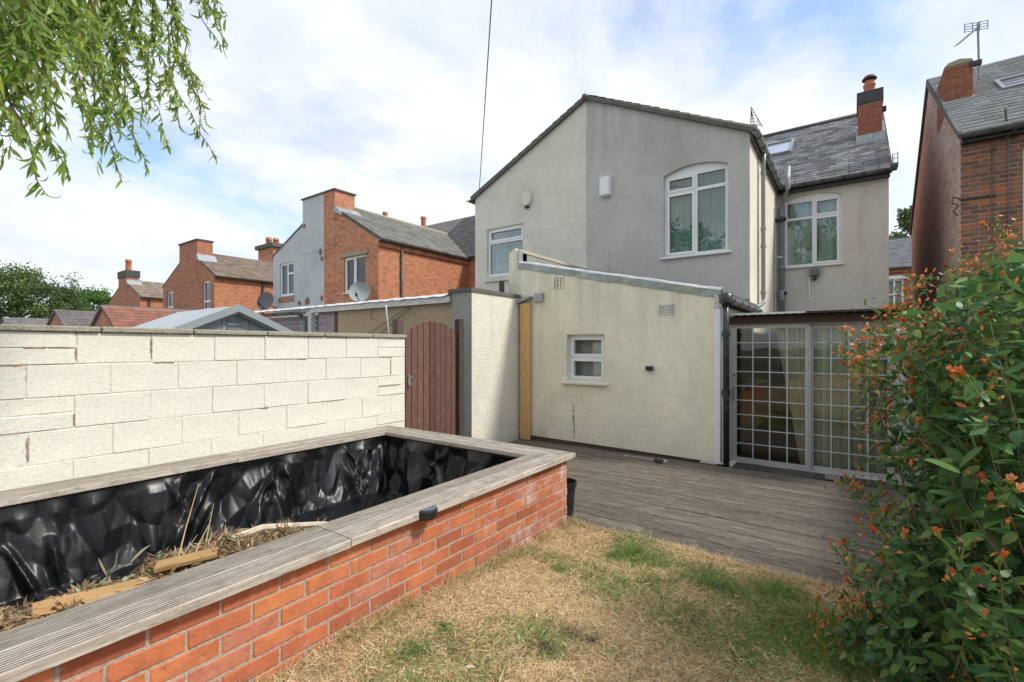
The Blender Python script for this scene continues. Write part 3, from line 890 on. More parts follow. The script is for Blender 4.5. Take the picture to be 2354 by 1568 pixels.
# skylight on the main slope
def skylight(parent, x0, x1, ya, yb, y0, z0, s, lift=0.05):
    f = lambda y: z0 + s * (y - y0)
    U = Vector((1, 0, 0)); V = Vector((0, 1, s)).normalized(); N = U.cross(V)
    Lv = (yb - ya) * math.sqrt(1 + s * s); O = Vector((x0, ya, f(ya)))
    P = lambda u, v, h: O + U * u + V * v + N * h
    w = x1 - x0; b = 0.06; mb = MB()
    for (u0, u1, v0, v1) in ((0, w, 0, b), (0, w, Lv - b, Lv), (0, b, b, Lv - b), (w - b, w, b, Lv - b)):
        q = [P(u0, v0, -0.02), P(u1, v0, -0.02), P(u1, v1, -0.02), P(u0, v1, -0.02), P(u0, v0, lift + 0.04), P(u1, v0, lift + 0.04), P(u1, v1, lift + 0.04), P(u0, v1, lift + 0.04)]
        mb.add(q, [(0, 3, 2, 1), (4, 5, 6, 7), (0, 1, 5, 4), (1, 2, 6, 5), (2, 3, 7, 6), (3, 0, 4, 7)])
    sk = mb.build('skylight', M['greypipe'], parent)
    q = [P(b, b, lift), P(w - b, b, lift), P(w - b, Lv - b, lift), P(b, Lv - b, lift)]
    MB().add(q, [(0, 1, 2, 3)]).build('pane', M['skyglass'], sk)
    return sk


M['skyglass'] = m_plain('sky_glass', (0.35, 0.40, 0.45), 0.04, 0.02, coat=1.0)
skylight(GH, -2.0, -1.30, 14.05, 14.95, 12.15, 5.10, 0.709)
bm_red = [brick_mesh('chimney_brick', m_brick('chimney_brick', [(0.0, (0.33, 0.085, 0.05)), (0.5, (0.42, 0.12, 0.07)), (1.0, (0.36, 0.10, 0.065))])) for _ in range(2)]
ch = chimney(GH, 0.095, 0.535, 13.82, 14.5, 6.1, 7.17, M['mortar'], bricks=bm_red)
bev(MB().box(0.065, 0.565, 13.79, 14.53, 7.17, 7.46).build('chimney_cap', M['bluebrick'], ch), 0.012)
MB().lathe([(0.13, 0), (0.115, 0.05), (0.11, 0.22), (0.125, 0.24), (0.125, 0.28), (0.10, 0.30), (0.10, 0.36)], (0.31, 14.1, 7.44), n=14).build('chimney_pot', M['pot_clay'], ch, smooth=True)
MB().lathe([(0.02, 0.10), (0.10, 0.09), (0.15, 0.02), (0.145, 0.0), (0.05, 0.01)], (0.31, 14.1, 7.83), n=14).build('cowl', M['rust'], ch, smooth=True)
fl = MB(); fl.prism([(13.74, 6.17), (14.6, 6.78), (14.6, 6.98), (13.80, 6.42), (13.74, 6.42)], lambda p, q, h: (h, p, q), 0.05, 0.60)
fl.build('flashing', M['lead'], ch)
MB().box(0.545, 0.62, 13.9, 14.0, 6.95, 7.05).build('bracket', M['rust'], ch)
# eaves gutter of the main roof with a wire snow guard
half_gutter('gutter', GH, (WE + 0.02, MY - 0.22, 5.03), (0.70, MY - 0.22, 5.03), 0.065, joints=6)
MB().box(WE + 0.05, 0.60, MY - 0.15, MY - 0.005, 4.90, 5.02).build('fascia', M['black'], GH)
MB().box(0.60, 0.72, MY - 0.30, MY - 0.05, 5.04, 5.10).build('tilt_slate', M['felt'], GH)
sg = MB()
for k in range(8):
    x = -1.05 + k * 0.245
    sg.tube([(x, MY - 0.16, 5.05), (x, MY - 0.14, 5.30)], 0.003 if k % 2 else 0.006, 5)
for z in (5.14, 5.20, 5.26):
    sg.tube([(-1.05, MY - 0.15, z), (0.67, MY - 0.15, z)], 0.002, 4)
sg.build('snow_guard', M['rust'], GH)
sg = MB()
for a in ((0.64, 5.06, 0.64, 5.34), (0.72, 5.10, 0.72, 5.36)):
    sg.tube([(a[0], MY - 0.12, a[1]), (a[2], MY - 0.12, a[3])], 0.007, 5)
for z in (5.14, 5.24, 5.33): sg.tube([(0.63, MY - 0.12, z), (0.73, MY - 0.12, z)], 0.006, 5)
sg.build('snow_guard', M['rust'], GH)
# wing gutter, wire end guard, downpipe
half_gutter('gutter', GH, (WE + 0.10, WY - 0.10, 5.05), (WE + 0.10, MY - 0.2, 5.03), 0.06, 'greypipe', joints=7)
MB().box(WE + 0.004, WE + 0.045, WY, MY - 0.15, 4.93, 5.04).build('fascia', M['felt'], GH)
sg = MB(); q0, q1, q2 = Vector((WE + 0.02, WY - 0.05, 5.12)), Vector((WE + 0.20, WY - 0.05, 5.08)), Vector((WE + 0.03, WY - 0.05, 5.46))
for a, b in ((q0, q2), (q2, q1)): sg.tube([a, b], 0.006, 5)
for k in range(1, 7):
    t = k / 7; sg.tube([q0.lerp(q2, t), q1.lerp(q2, t)], 0.0035, 4); sg.tube([q0.lerp(q1, t), q2.lerp(q1, t) if t > .5 else q0.lerp(q2, 1 - t * 0.2)], 0.0035, 4)
sg.build('wire_guard', M['rust'], GH)
dx_ = WE + 0.075
pipe('downpipe', GH, [(dx_ + .02, 9.62, 4.97), (dx_, 9.66, 4.75), (dx_, 9.68, 2.35), (dx_ - .0, 9.66, 2.26), (dx_ + 0.05, 9.0, 2.17), (dx_ + .06, 8.55, 2.10)], 0.035, 'greypipe', [(dx_, 9.68, z) for z in (4.65, 3.62, 3.30, 2.45)])
pipe('cable', GH, [(WE + 0.01, 9.5, 4.9), (WE + 0.012, 9.5, 2.1)], 0.007, 'wire')
pipe('cable', GH, [(WE + 0.01, 11.7, 4.5), (WE + 0.012, 11.7, 1.9)], 0.007, 'wire')
sp = pipe('soil_pipe', GH, [(-1.30, 12.13, 1.8), (-1.30, 12.13, 4.62), (-1.27, 12.05, 4.76), (-1.20, 11.95, 4.84), (-1.165, 11.92, 4.95), (-1.165, 11.92, 5.42)], 0.055, 'greypipe', [(-1.30, 12.13, z) for z in (2.55, 3.25, 4.42)])
MB().lathe([(0.072, -0.11), (0.078, -0.09), (0.078, 0.09), (0.072, 0.11)], (-1.30, 12.13, 2.62), n=12).build('access_collar', M['greypipe'], sp, smooth=True)
MB().lathe([(0.0, 0.03), (0.035, 0.03), (0.04, 0)], (-1.235, 12.09, 2.65), (1, -0.6, 0), 10).build('access_cap', M['black'], sp)
pipe('overflow_pipe', GH, [(WE, 11.8, 3.42), (WE + 0.16, 11.76, 3.42)], 0.012, 'upvc')
MB().tube([(WE, 11.95, 4.28), (WE + 0.20, 12.0, 4.30)], 0.05, 8).build('pipe_clip', M['black'], GH)
# pointed dark lead strip at the foot of the wing wall
MB().box(PX + 0.3, WE + 0.004, WY - 0.03, WY - 0.004, 2.215, 2.26).build('flashing', M['felt'], GH)

# ------------------------------------------------------------------ cream half of the pair
CH = empty('rendered_house', (-6.0, WY, 0), 'pale cream pebbledashed house joined to the grey one, dark sloping verge against the sky', 'house', 'pair of houses ahead')
wz = MB()
panel(wz, 'Y', WY, [(-7.46, 0), (PX - 0.002, 0), (PX - 0.002, AP), (-7.46, EV)], [rect(-7.09, -6.03, 3.12, 4.26)], back=0.28)
wz.build('wall', M['palecream'], CH)
sw = MB(); panel(sw, 'x', -7.458, [(WY + 0.29, 0), (MY, 0), (MY, EV), (WY + 0.29, EV)], back=0.25); sw.build('wall', M['palecream'], CH)
mw = MB(); panel(mw, 'Y', MY + 0.003, rect(-9.5, -7.2, 0, 5.06), back=0.25); mw.build('wall', M['palecream'], CH)
mg = MB(); panel(mg, 'x', -9.497, [(MY + 0.3, 0), (19.6, 0), (19.6, 5.0), (15.95, 7.74), (MY + 0.3, 5.27)], back=0.25); mg.build('wall', M['brickC'], CH)
mb_ = MB(); panel(mb_, 'y', 19.6, rect(-9.5, PX - 0.002, 0, 5.0), back=0.25); mb_.build('wall', M['brickC'], CH)
window(CH, 'Y', WY, -7.09, -6.03, 3.12, 4.26, cols=(), trans=([3.93],), sashes=(1,), curtain='curtain', bar=0.06, sill=False, amp=0.03)
MB().box(-7.14, -5.98, WY - 0.05, WY + 0.1, 3.0, 3.115).build('sill', M['palecream'], CH)
uvl = Vector((3.0, 0, rise_w))
slab(CH, 'roof', (-7.56, WY - 0.07, EV - 0.02), (0, 1, 0), uvl, 5.3, uvl.length + 0.08, M['felt'], 0.07)
MB().prism([(PX, AP + 0.045), (-7.56, EV + 0.02), (-7.56, EV - 0.05), (PX, AP - 0.03)], lambda p, q, h: (p, h, q), WY - 0.062, WY - 0.004).build('verge', M['felt'], CH)
slates('slates', CH, (-7.57, WY - 0.05, EV), (0, 1, 0), uvl, 5.2, uvl.length + 0.06, 0.2, 0.25, M['slate'], (0.17, 0.175, 0.18))
slab(CH, 'roof', (-9.55, MY - 0.15, 5.03), (1, 0, 0), rv, 5.08, rl + 0.1, M['felt'], 0.08)
slates('slates', CH, (-9.55, MY - 0.17, 5.04), (1, 0, 0), rv, 5.08, rl + 0.08, 0.2, 0.25, M['slate'], (0.2, 0.2, 0.2))
slab(CH, 'roof', (-9.55, 19.7, 5.0), (1, 0, 0), (0, -3.75, 2.72), 5.08, 4.62, M['felt'], 0.08)
half_gutter('gutter', CH, (-7.56, WY - 0.16, 5.02), (-7.56, WY + 3.3, 5.0), 0.05, joints=3)

# alarm boxes on the two halves
al = MB().prism([(-0.11, 0.20), (0.11, 0.20), (0.11, -0.19), (-0.11, -0.19)], lambda p, q, h: (-4.0 + p * (1 - 0.6 * h), WY - 0.004 - h, 4.65 + q * (1 - 0.4 * h)), 0, 0.13).build('alarm_box', M['upvc'])
tag(bev(al, 0.012), 'plain white rectangular alarm box on the grey pebbledash', 'alarm')
al = empty('alarm_box', (-5.915, WY - 0.004, 4.76), 'cream shield shaped alarm box below the sloping verge', 'alarm')
bd = MB().prism([(-0.07, 0.17), (0.07, 0.17), (0.12, 0.08), (0.125, -0.05), (0.06, -0.15), (-0.06, -0.15), (-0.125, -0.05), (-0.12, 0.08)], lambda p, q, h: (-5.915 + p * (1 - h), WY - 0.004 - h, 4.76 + q * (1 - h)), 0, 0.075).build('case', m_plain('alarm_cream', (0.66, 0.66, 0.54), 0.5, 0.05), al)
bev(bd, 0.012)
MB().box(-5.965, -5.865, WY - 0.05, WY - 0.006, 4.565, 4.61).build('strobe', M['black'], al)
# floodlight below the far window
fl = empty('floodlight', (-0.68, MY - 0.01, 3.07), 'dark square floodlight under the window of the far grey wall', 'lamp')
bev(MB().box(-0.79, -0.575, MY - 0.14, MY - 0.045, 3.02, 3.185).build('housing', M['greypipe'], fl), 0.012)
MB().box(-0.77, -0.595, MY - 0.146, MY - 0.139, 3.04, 3.165).build('lens', M['lamp_lens'], fl)
MB().box(-0.72, -0.65, MY - 0.10, MY - 0.003, 2.92, 3.02).build('sensor', M['black'], fl)
MB().box(-0.795, -0.77, MY - 0.03, MY - 0.003, 2.48, 3.03).build('conduit', M['upvc'], fl)

M['blind'] = m_plain('frosted_blind', (0.55, 0.56, 0.53), 0.9, 0.25, 3)
# ------------------------------------------------------------------ the lean-to extension
LY = 6.18
LX0, LX1 = -4.55, -1.36
LE = empty('lean_to_extension', (-2.9, LY, 0), 'cream rendered single storey lean-to with a tiny white window', 'extension')
wl = MB()
panel(wl, 'Y', LY, [(LX0, 0.065), (LX1, 0.03), (LX1, 2.12), (-4.36, 2.79), (-4.36, 2.98), (-4.43, 3.05), (LX0, 2.98)], [rect(-3.475, -2.865, 0.945, 1.64)], back=0.24)
wl.build('wall', M['cream'], LE)
MB().box(LX0, LX1 - 0.01, LY + 0.02, LY + 0.2, -0.05, 0.065).build('plinth', M['post'], LE)
sw = MB(); panel(sw, 'X', LX1 - 0.002, rect(LY + 0.003, WY - 0.03, 0, 2.10), back=0.2); sw.build('wall', M['palecream'], LE)
MB().box(LX0, -4.36, LY + 0.02, WY - 0.03, 2.0, 2.98).build('parapet', M['greyrough'], LE)
MB().prism([(LX0 - 0.01, 2.985), (-4.35, 2.985), (-4.37, 3.03), (-4.455, 3.07), (LX0 - 0.01, 3.03)], lambda p, q, h: (p, h, q), LY + 0.05, WY - 0.03).build('parapet_cap', M['coping'], LE)
MB().prism([(-4.38, 2.83), (-4.38, 2.77), (LX1 + 0.06, 2.10), (LX1 + 0.06, 2.16)], lambda p, q, h: (p, h, q), LY + 0.002, WY - 0.035).build('roof', M['felt'], LE)
ff = MB(); fg = MB()
n_ = 24; va = []; vb = []
for k in range(n_ + 1):      # puckered flashing tape along the roof edge, its top fold coloured bright silver to look sunlit
    x = -4.36 + (LX1 + 0.05 + 4.36) * k / n_
    z = 2.825 - 0.665 * k / n_ + random.uniform(-.006, .006)
    j = [random.uniform(-0.006, 0.006) for _ in range(3)]
    va += [(x, LY - 0.012 + j[0], z - 0.105 + j[2]), (x, LY - 0.02 + j[1], z)]
    vb += [(x, LY - 0.024 + j[1], z - 0.012), (x, LY - 0.012, z + 0.014), (x, LY + 0.12, z + 0.03)]
ff.add(va, [(2 * k, 2 * k + 2, 2 * k + 3, 2 * k + 1) for k in range(n_)])
fg.add(vb, [(3 * k + i, 3 * k + 3 + i, 3 * k + 4 + i, 3 * k + 1 + i) for k in range(n_) for i in (0, 1)])
ff.build('flashing', M['foil'], LE)
fg.build('flashing', M['silver'], LE)
MB().box(-4.375, -4.345, LY - 0.018, LY + 0.10, 2.80, 3.0).build('flashing', M['lead'], LE)
window(LE, 'Y', LY, -3.475, -2.865, 0.945, 1.64, trans=([1.30],), sashes=(0, 1), bar=0.05, set_in=0.085, sill=False, curtain='blind', amp=0.002)
bev(MB().box(-3.54, -2.81, LY - 0.06, LY + 0.10, 0.905, 0.94).build('sill', M['cream'], LE), 0.008)
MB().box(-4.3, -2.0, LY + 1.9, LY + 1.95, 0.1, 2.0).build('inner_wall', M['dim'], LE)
# vents
def vent(parent, x, z, w, h, m, nx_, nz_, label):
    mb = MB(); holes = []
    cw, chh = w / nx_, h / nz_
    for i in range(nx_):
        for k in range(nz_):
            holes.append(rect(x - w / 2 + cw * (i + 0.2), x - w / 2 + cw * (i + 0.8), z - h / 2 + chh * (k + 0.22), z - h / 2 + chh * (k + 0.78)))
    panel(mb, 'Y', LY - 0.014, rect(x - w / 2 - 0.012, x + w / 2 + 0.012, z - h / 2 - 0.012, z + h / 2 + 0.012), holes, back=0.011)
    o = mb.build('air_vent', m, parent); o['label'] = label
    MB().box(x - w / 2, x + w / 2, LY - 0.004, LY - 0.002, z - h / 2, z + h / 2).build('vent_backing', M['black'], o)


vent(LE, -1.985, 1.95, 0.19, 0.115, M['paint'], 8, 5, 'white plastic grid vent')
vent(LE, -3.625, 2.43, 0.16, 0.15, M['cream'], 3, 5, 'cream louvred vent below the flashing')
jb = MB().box(-4.03, -3.88, LY - 0.055, LY - 0.001, 2.16, 2.29).build('junction_box', M['lead'], LE); bev(jb, 0.01)
# crack with rust stain, stub pipe
ck = MB()
zz = 0.60; xx = -3.36
while zz > 0.10:
    h = random.uniform(0.03, 0.07); w = random.uniform(0.004, 0.011)
    ck.add([(xx - w, LY - 0.003, zz), (xx + w, LY - 0.003, zz), (xx + w * 0.8, LY - 0.003, zz - h), (xx - w * 0.7, LY - 0.003, zz - h)], [(0, 3, 2, 1)])
    zz -= h * random.choice((0.9, 1.0, 1.3, 1.5)); xx += random.uniform(-0.006, 0.006)
ck.build('rusty_crack', M['rust'], LE)
MB().tube([(-3.87, LY, 0.19), (-3.86, LY - 0.06, 0.185)], 0.011, 8).build('overflow_pipe', M['upvc'], LE)
MB().box(LX1 - 0.03, LX1 + 0.075, LY - 0.022, LY + 0.05, 0.02, 1.92).build('corner_trim', M['upvc'], LE)
MB().prism([(0, 1.92), (0.10, 1.92), (0.085, 2.02), (0.06, 2.07), (0.0, 2.12)], lambda p, q, h: (LX1 - 0.03 + p, h, q), LY - 0.02, LY + 0.045).build('corner_trim', M['whitewood'], LE)
half_gutter('gutter', LE, (LX1 + 0.10, LY - 0.02, 2.07), (LX1 + 0.10, WY - 0.1, 2.06), 0.065, 'greypipe', joints=5)
MB().box(LX1 + 0.006, LX1 + 0.03, LY + 0.05, WY - 0.1, 1.98, 2.10).build('fascia', M['fasciab'], LE)
MB().lathe([(0.075, -0.01), (0.08, 0.03), (0.075, 0.10), (0.02, 0.12)], (LX1 + 0.10, LY + 0.0, 2.0), n=12).build('gutter_outlet', M['blackpipe'], LE, smooth=True)
pipe('downpipe', LE, [(LX1 + 0.10, LY - 0.0, 2.06), (LX1 + 0.105, LY - 0.01, 1.6), (LX1 + 0.105, LY - 0.012, 0.0)], 0.036, 'blackpipe', [(LX1 + 0.105, LY - 0.01, z) for z in (1.62, 0.9)])
pipe('cable', LE, [(LX1 + 0.05, LY - 0.03, 1.95), (LX1 + 0.052, LY - 0.03, 0.05)], 0.009, 'greypipe')
# wall lamp
wl_ = empty('wall_lamp', (-2.2, LY, 1.17), 'little black box lamp right of the tiny white window', 'lamp')
bev(MB().box(-2.245, -2.155, LY - 0.07, LY - 0.001, 1.145, 1.20).build('housing', M['black'], wl_), 0.006)
MB().box(-2.235, -2.165, LY - 0.06, LY - 0.012, 1.139, 1.1455).build('lens', M['lamp_lens'], wl_)

# ------------------------------------------------------------------ garden room with sliding patio doors
DY = 6.53
GR = empty('garden_room', (-0.4, DY, 0), 'low flat roofed garden room with gridded sliding glass doors', 'extension')
fr = MB()
panel(fr, 'Y', DY - 0.03, rect(LX1 + 0.03, 0.50, -0.02, 1.80), [rect(-1.255, -0.43, 0.0, 1.725), rect(-0.43 + 0.002, 0.345, 0.0, 1.725)], back=0.10)
fr.build('door_frame', M['alu'], GR)
def slider(x0, x1, y, lab, handle):
    mb = MB(); e = 0.055
    panel(mb, 'Y', y, rect(x0, x1, 0.0, 1.725), [rect(x0 + e, x1 - e, 0.06, 1.69)], back=0.035)
    d = mb.build('sliding_door', M['alu'], GR); d['label'] = lab
    MB().box(x0 + e, x1 - e, y + 0.016, y + 0.021, 0.06, 1.69).build('pane', M['doorglass'], d)
    w = x1 - x0 - 2 * e
    for k in (1, 2, 3):
        xm = x0 + e + w * k / 4
        MB().box(xm - 0.0065, xm + 0.0065, y + 0.004, y + 0.0155, 0.06, 1.69).build('glazing_bar', M['bar'], d)
    for k in range(1, 9):
        zm = 0.06 + 1.63 * k / 9
        MB().box(x0 + e, x1 - e, y + 0.006, y + 0.0145, zm - 0.0055, zm + 0.0055).build('glazing_bar', M['bar'], d)
    if handle:
        bev(MB().box(x0 + 0.015, x0 + 0.04, y - 0.03, y, 0.78, 0.95).build('handle', M['greypipe'], d), 0.005)
        MB().box(x0 + 0.018, x0 + 0.034, y - 0.006, y + 0.001, 1.08, 1.11).build('lock', M['black'], d)
    return d


slider(-1.255, -0.405, DY - 0.02, 'left sliding door leaf with a handle', True)
slider(-0.435, 0.355, DY + 0.03, 'right sliding door leaf', False)
c1 = wavy('Y', DY + 0.10, -0.78, -0.44, 0.05, 1.68, 0.025, 5, taper=0.26).build('curtain', M['drape'], GR, smooth=True)
c2 = wavy('Y', DY + 0.115, -0.40, 0.40, 0.05, 1.68, 0.03, 8).build('curtain', M['green_drape'], GR, smooth=True)
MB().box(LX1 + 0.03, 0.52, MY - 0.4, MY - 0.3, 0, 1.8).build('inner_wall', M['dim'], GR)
MB().box(LX1 + 0.03, 0.52, DY + 0.1, MY - 0.4, -0.05, 0.0).build('inner_floor', M['fasciab'], GR)
MB().box(0.44, 0.53, DY + 0.08, MY - 0.3, 0, 1.80).build('wall', M['alu'], GR)
pw = MB(); pw.box(0.50, 0.66, DY - 0.02, DY + 0.1, -0.02, 1.80); pw.build('pilaster', M['alu'], GR)
MB().box(LX1 + 0.03, 0.68, DY - 0.075, DY - 0.035, 1.742, 1.835).build('fascia', M['fasciab'], GR)
# corrugated roof sheet
cr = MB(); vs = []; n_ = 130
for j, (y, z) in enumerate(((DY - 0.17, 1.848), (MY - 0.05, 1.90))):
    for i in range(n_ + 1):
        x = LX1 + 0.08 + (1.02 + 1.26) * i / n_
        vs.append((x, y, z + 0.012 * math.sin(i * 6.283 / 5)))
cr.add(vs, [(i, i + 1, n_ + 2 + i, n_ + 1 + i) for i in range(n_)])
cr.add([(p[0], p[1], p[2] + 0.008) for p in vs], [(i, n_ + 1 + i, n_ + 2 + i, i + 1) for i in range(n_)])
cr.add([vs[i] for i in range(n_ + 1)] + [(vs[i][0], vs[i][1], vs[i][2] + 0.008) for i in range(n_ + 1)], [(i, i + 1, n_ + 2 + i, n_ + 1 + i) for i in range(n_)])
cr.build('roof', M['felt'], GR)
MB().box(LX1 + 0.09, -0.45, DY - 0.178, DY - 0.172, 1.85, 1.872).build('drip_edge', M['silver'], GR)
MB().box(-0.44, 0.70, DY - 0.178, DY - 0.172, 1.845, 1.868).build('drip_edge', M['black'], GR)


# ------------------------------------------------------------------ boundary store wall, board, gate, block wall
WX = -4.33
OB = empty('boundary_store', (-4.5, 5.6, 0), 'white speckled render store wall beside the arched gate, felt topped', 'outbuilding')
pw = MB(); panel(pw, 'X', WX, rect(5.0, 6.165, -0.03, 2.235), back=0.3); pw.build('wall', M['white'], OB)
pw = MB(); panel(pw, 'Y', 5.0 - 0.002, rect(-4.71, WX - 0.001, -0.03, 2.235), back=0.3); tag(pw.build('wall', M['greyrough'], OB), 'rough grey end of the store wall')  # end face uses a darker rough render than the long face
MB().box(-4.76, WX + 0.02, 4.975, 6.17, 2.237, 2.29).build('roof_felt', M['felt'], OB)
MB().tube([(-4.60, 6.05, 2.25), (-4.60, 6.05, 2.52)], 0.045, 10).build('flue', M['rust'], OB)
tb = empty('timber_infill', (-4.18, 6.12, 0), 'tall raw yellow board closing the gap beside the lean-to', 'board')
bd = MB().box(-4.275, -4.10, 6.10, 6.145, 0.0, 2.14).build('board', M['ply'], tb); bev(bd, 0.004)
ca = MB(); ca.prism([(-4.31, 2.145), (-4.07, 2.215), (-4.07, 2.245), (-4.19, 2.235), (-4.31, 2.19)], lambda p, q, h: (p, h, q), 6.06, 6.165); ca.build('lead_cap', M['lead'], tb)

gt = empty('garden_gate', (WX, 4.27, 0), 'arched brown boarded garden gate at the end of the block wall', 'gate')
def gate_top(y):
    t = (y - 4.27) / 0.47
    return 1.50 + 0.285 * math.sqrt(max(0, 1 - t * t * 0.97))


y = 3.815; wds = [0.092, 0.10, 0.098, 0.104, 0.095, 0.10, 0.103, 0.097, 0.104]
for w in wds:
    ya, yb = y + 0.003, y + w - 0.003; y += w
    poly = [(ya, 0.05), (yb, 0.05)] + [(yb + (ya - yb) * k / 4, gate_top(yb + (ya - yb) * k / 4)) for k in range(5)]
    dx = random.uniform(-0.003, 0.003)
    bev(MB().prism(poly, lambda p, q, h: (h + dx, p, q), WX - 0.045, WX - 0.02).build('plank', M['gate'], gt), 0.004, 1)
for z in (0.4, 1.3): MB().box(WX - 0.075, WX - 0.0485, 3.83, 4.70, z - 0.05, z + 0.05).build('rail', M['gate'], gt)
lt = MB().box(WX - 0.018, WX - 0.008, 3.845, 3.875, 0.98, 1.12); lt.tube([(WX - 0.01, 3.86, 1.02), (WX + 0.03, 3.86, 1.0), (WX + 0.035, 3.86, 1.10), (WX - 0.008, 3.86, 1.11)], 0.007, 6); lt.build('latch', M['lead'], gt)
p_ = MB().box(WX - 0.15, WX - 0.055, 3.72, 3.81, 0, 1.79).build('gate_post', M['post']); tag(bev(p_, 0.006), 'short weathered timber post rising behind the wall end', 'post', 'gate posts')
p_ = MB().box(WX - 0.055, WX + 0.035, 4.705, 4.80, 0, 1.835).build('gate_post', M['post']); tag(bev(p_, 0.006), 'dark split timber post on the hinge side of the arched gate', 'post', 'gate posts')

BW = empty('block_wall', (WX, 1.5, 0), 'white painted concrete block garden wall with a stone coping', 'wall')
MB().box(WX - 0.20, WX - 0.0045, -2.2, 3.785, -0.05, 1.552).build('mortar_core', M['mortar_paint'], BW)
lv = [1.560, 1.341, 1.122, 0.903, 0.684, 0.465, 0.246, 0.027]
jo = [[0.853, 1.282, 1.719, 2.134, 2.555, 2.983, 3.392],
      [0.608, 1.037, 1.46, 1.893, 2.322, 2.745, 3.163, 3.571],
      [0.842, 1.276, 1.701, 2.129, 2.551, 2.972, 3.392],
      [0.62, 1.051, 1.482, 1.908, 2.336, 2.757, 3.182, 3.584],
      [0.835, 1.262, 1.691, 2.118, 2.536, 2.961, 3.38]]
jo += [jo[3], jo[4]]
def block(ya, yb, za, zb):
    g_ = 0.0022 + random.random() * 0.0022
    l, h, d, ch_ = yb - ya - g_ * 2, zb - za - g_ * 2, 0.05, 0.003
    me = brick_mesh('block', M['paint'], l, h, d, ch_, 0.003)
    inst('block', me, BW, (WX + random.uniform(-0.002, 0.003), (ya + yb) / 2, (za + zb) / 2), (0, random.uniform(-.004, .004), math.pi / 2))


for r in range(7):
    js = list(jo[r]); a = js[0]
    while a > -2.1: a -= 0.43; js.insert(0, a)
    js.append(3.785)
    for ya, yb in zip(js[:-1], js[1:]):
        zb, za = lv[r], lv[r + 1]
        if yb - ya < 0.05: continue
        if (r in (0, 2) and (yb < 0.87)) or (r in (0, 2, 4) and yb > 3.7):
            zm = (za + zb) / 2
            block(ya, yb, za, zm - 0.002); block(ya, yb, zm + 0.002, zb)
        else:
            block(ya, yb, za, zb)
cj = [-2.2, -1.35, -0.77, -0.19, 0.40, 0.983, 1.561, 2.15, 2.73, 3.31, 3.80]
for a, b in zip(cj[:-1], cj[1:]):
    o = MB().box(WX - 0.225, WX + 0.022, a + 0.004, b - 0.004, 1.562, 1.602 + random.uniform(-0.002, 0.003)).build('coping_stone', M['coping'], BW); bev(o, 0.008)

# open and crumbling joints
M['open_joint'] = m_plain('open_joint', (0.36, 0.25, 0.17), 0.95, 0.5, 25, 0.5, 60)
for (ya, yb, za, zb) in ((0.60, 0.70, 1.448, 1.457), (0.72, 0.85, 1.449, 1.459), (0.845, 0.858, 1.37, 1.45), (0.48, 0.60, 1.334, 1.346), (1.279, 1.286, 1.38, 1.53), (0.616, 0.623, 0.72, 0.87), (3.41, 3.60, 1.336, 1.345),
                         (3.565, 3.577, 1.15, 1.30), (3.41, 3.70, 1.006, 1.013), (0.838, 0.846, 0.92, 1.0), (2.45, 2.53, 1.338, 1.343), (1.30, 1.43, 1.337, 1.345), (2.10, 2.16, 0.898, 0.906), (1.66, 1.70, 0.50, 0.53), (0.83, 0.842, 0.48, 0.52)):
    m_ = MB(); n_ = max(2, int(max(yb - ya, zb - za) / 0.02)); pts_a = []; pts_b = []
    for k in range(n_ + 1):
        t = k / n_; j1, j2 = random.uniform(-.003, .003), random.uniform(-.003, .003)
        if yb - ya > zb - za: pts_a.append((ya + (yb - ya) * t, za + j1)); pts_b.append((ya + (yb - ya) * t, zb + j2))
        else: pts_a.append((yb + j1, za + (zb - za) * t)); pts_b.append((ya + j2, za + (zb - za) * t))
    m_.prism(pts_a + pts_b[::-1], lambda p, q, h: (h, p, q), WX - 0.003, WX + 0.0042)
    m_.build('open_joint', M['open_joint'], BW)

# ------------------------------------------------------------------ raised brick bed with timber coping
PB = empty('raised_bed', (-3.1, 1.4, 0), 'red brick raised bed capped with grooved weathered decking boards', 'raised bed')
ZT = 0.571     # coping top
FX = -1.925    # brick face
MB().box(FX - 0.10, FX, -1.3, 3.42, -0.05, 0.525).build('mortar', M['mortar'], PB)
MB().box(-4.24, FX - 0.10, 3.30, 3.42, -0.05, 0.525).build('mortar', M['mortar'], PB)
MB().box(-4.24, -4.14, -1.3, 3.30, -0.05, 0.525).build('mortar', M['mortar'], PB)
bm_pl = [brick_mesh('bed_brick', m_brick('bed_brick', [(0.0, (0.38, 0.105, 0.055)), (0.3, (0.55, 0.16, 0.068)), (0.6, (0.64, 0.22, 0.085)), (0.8, (0.50, 0.15, 0.075)), (1.0, (0.56, 0.22, 0.13))], eff=0.75)) for _ in range(4)]
for m_ in bm_pl[1:]:
    m_.materials[0] = bm_pl[0].materials[0]
lay(PB, bm_pl, (FX, -1.3), math.pi / 2, 4.72, -0.005, 7, 0.0042, first=0.06, course=0.0757)
MB().box(-4.14, FX - 0.10, -1.3, -1.2, -0.05, 0.525).build('mortar', M['mortar'], PB)
lay(PB, bm_pl, (-4.24, -1.3), 0, 2.31, -0.005, 7, 0.0042, first=0.11, course=0.0757)
lay(PB, bm_pl, (FX, 3.42), math.pi, 2.3, -0.005, 7, 0.0042, first=0.11, course=0.0757)


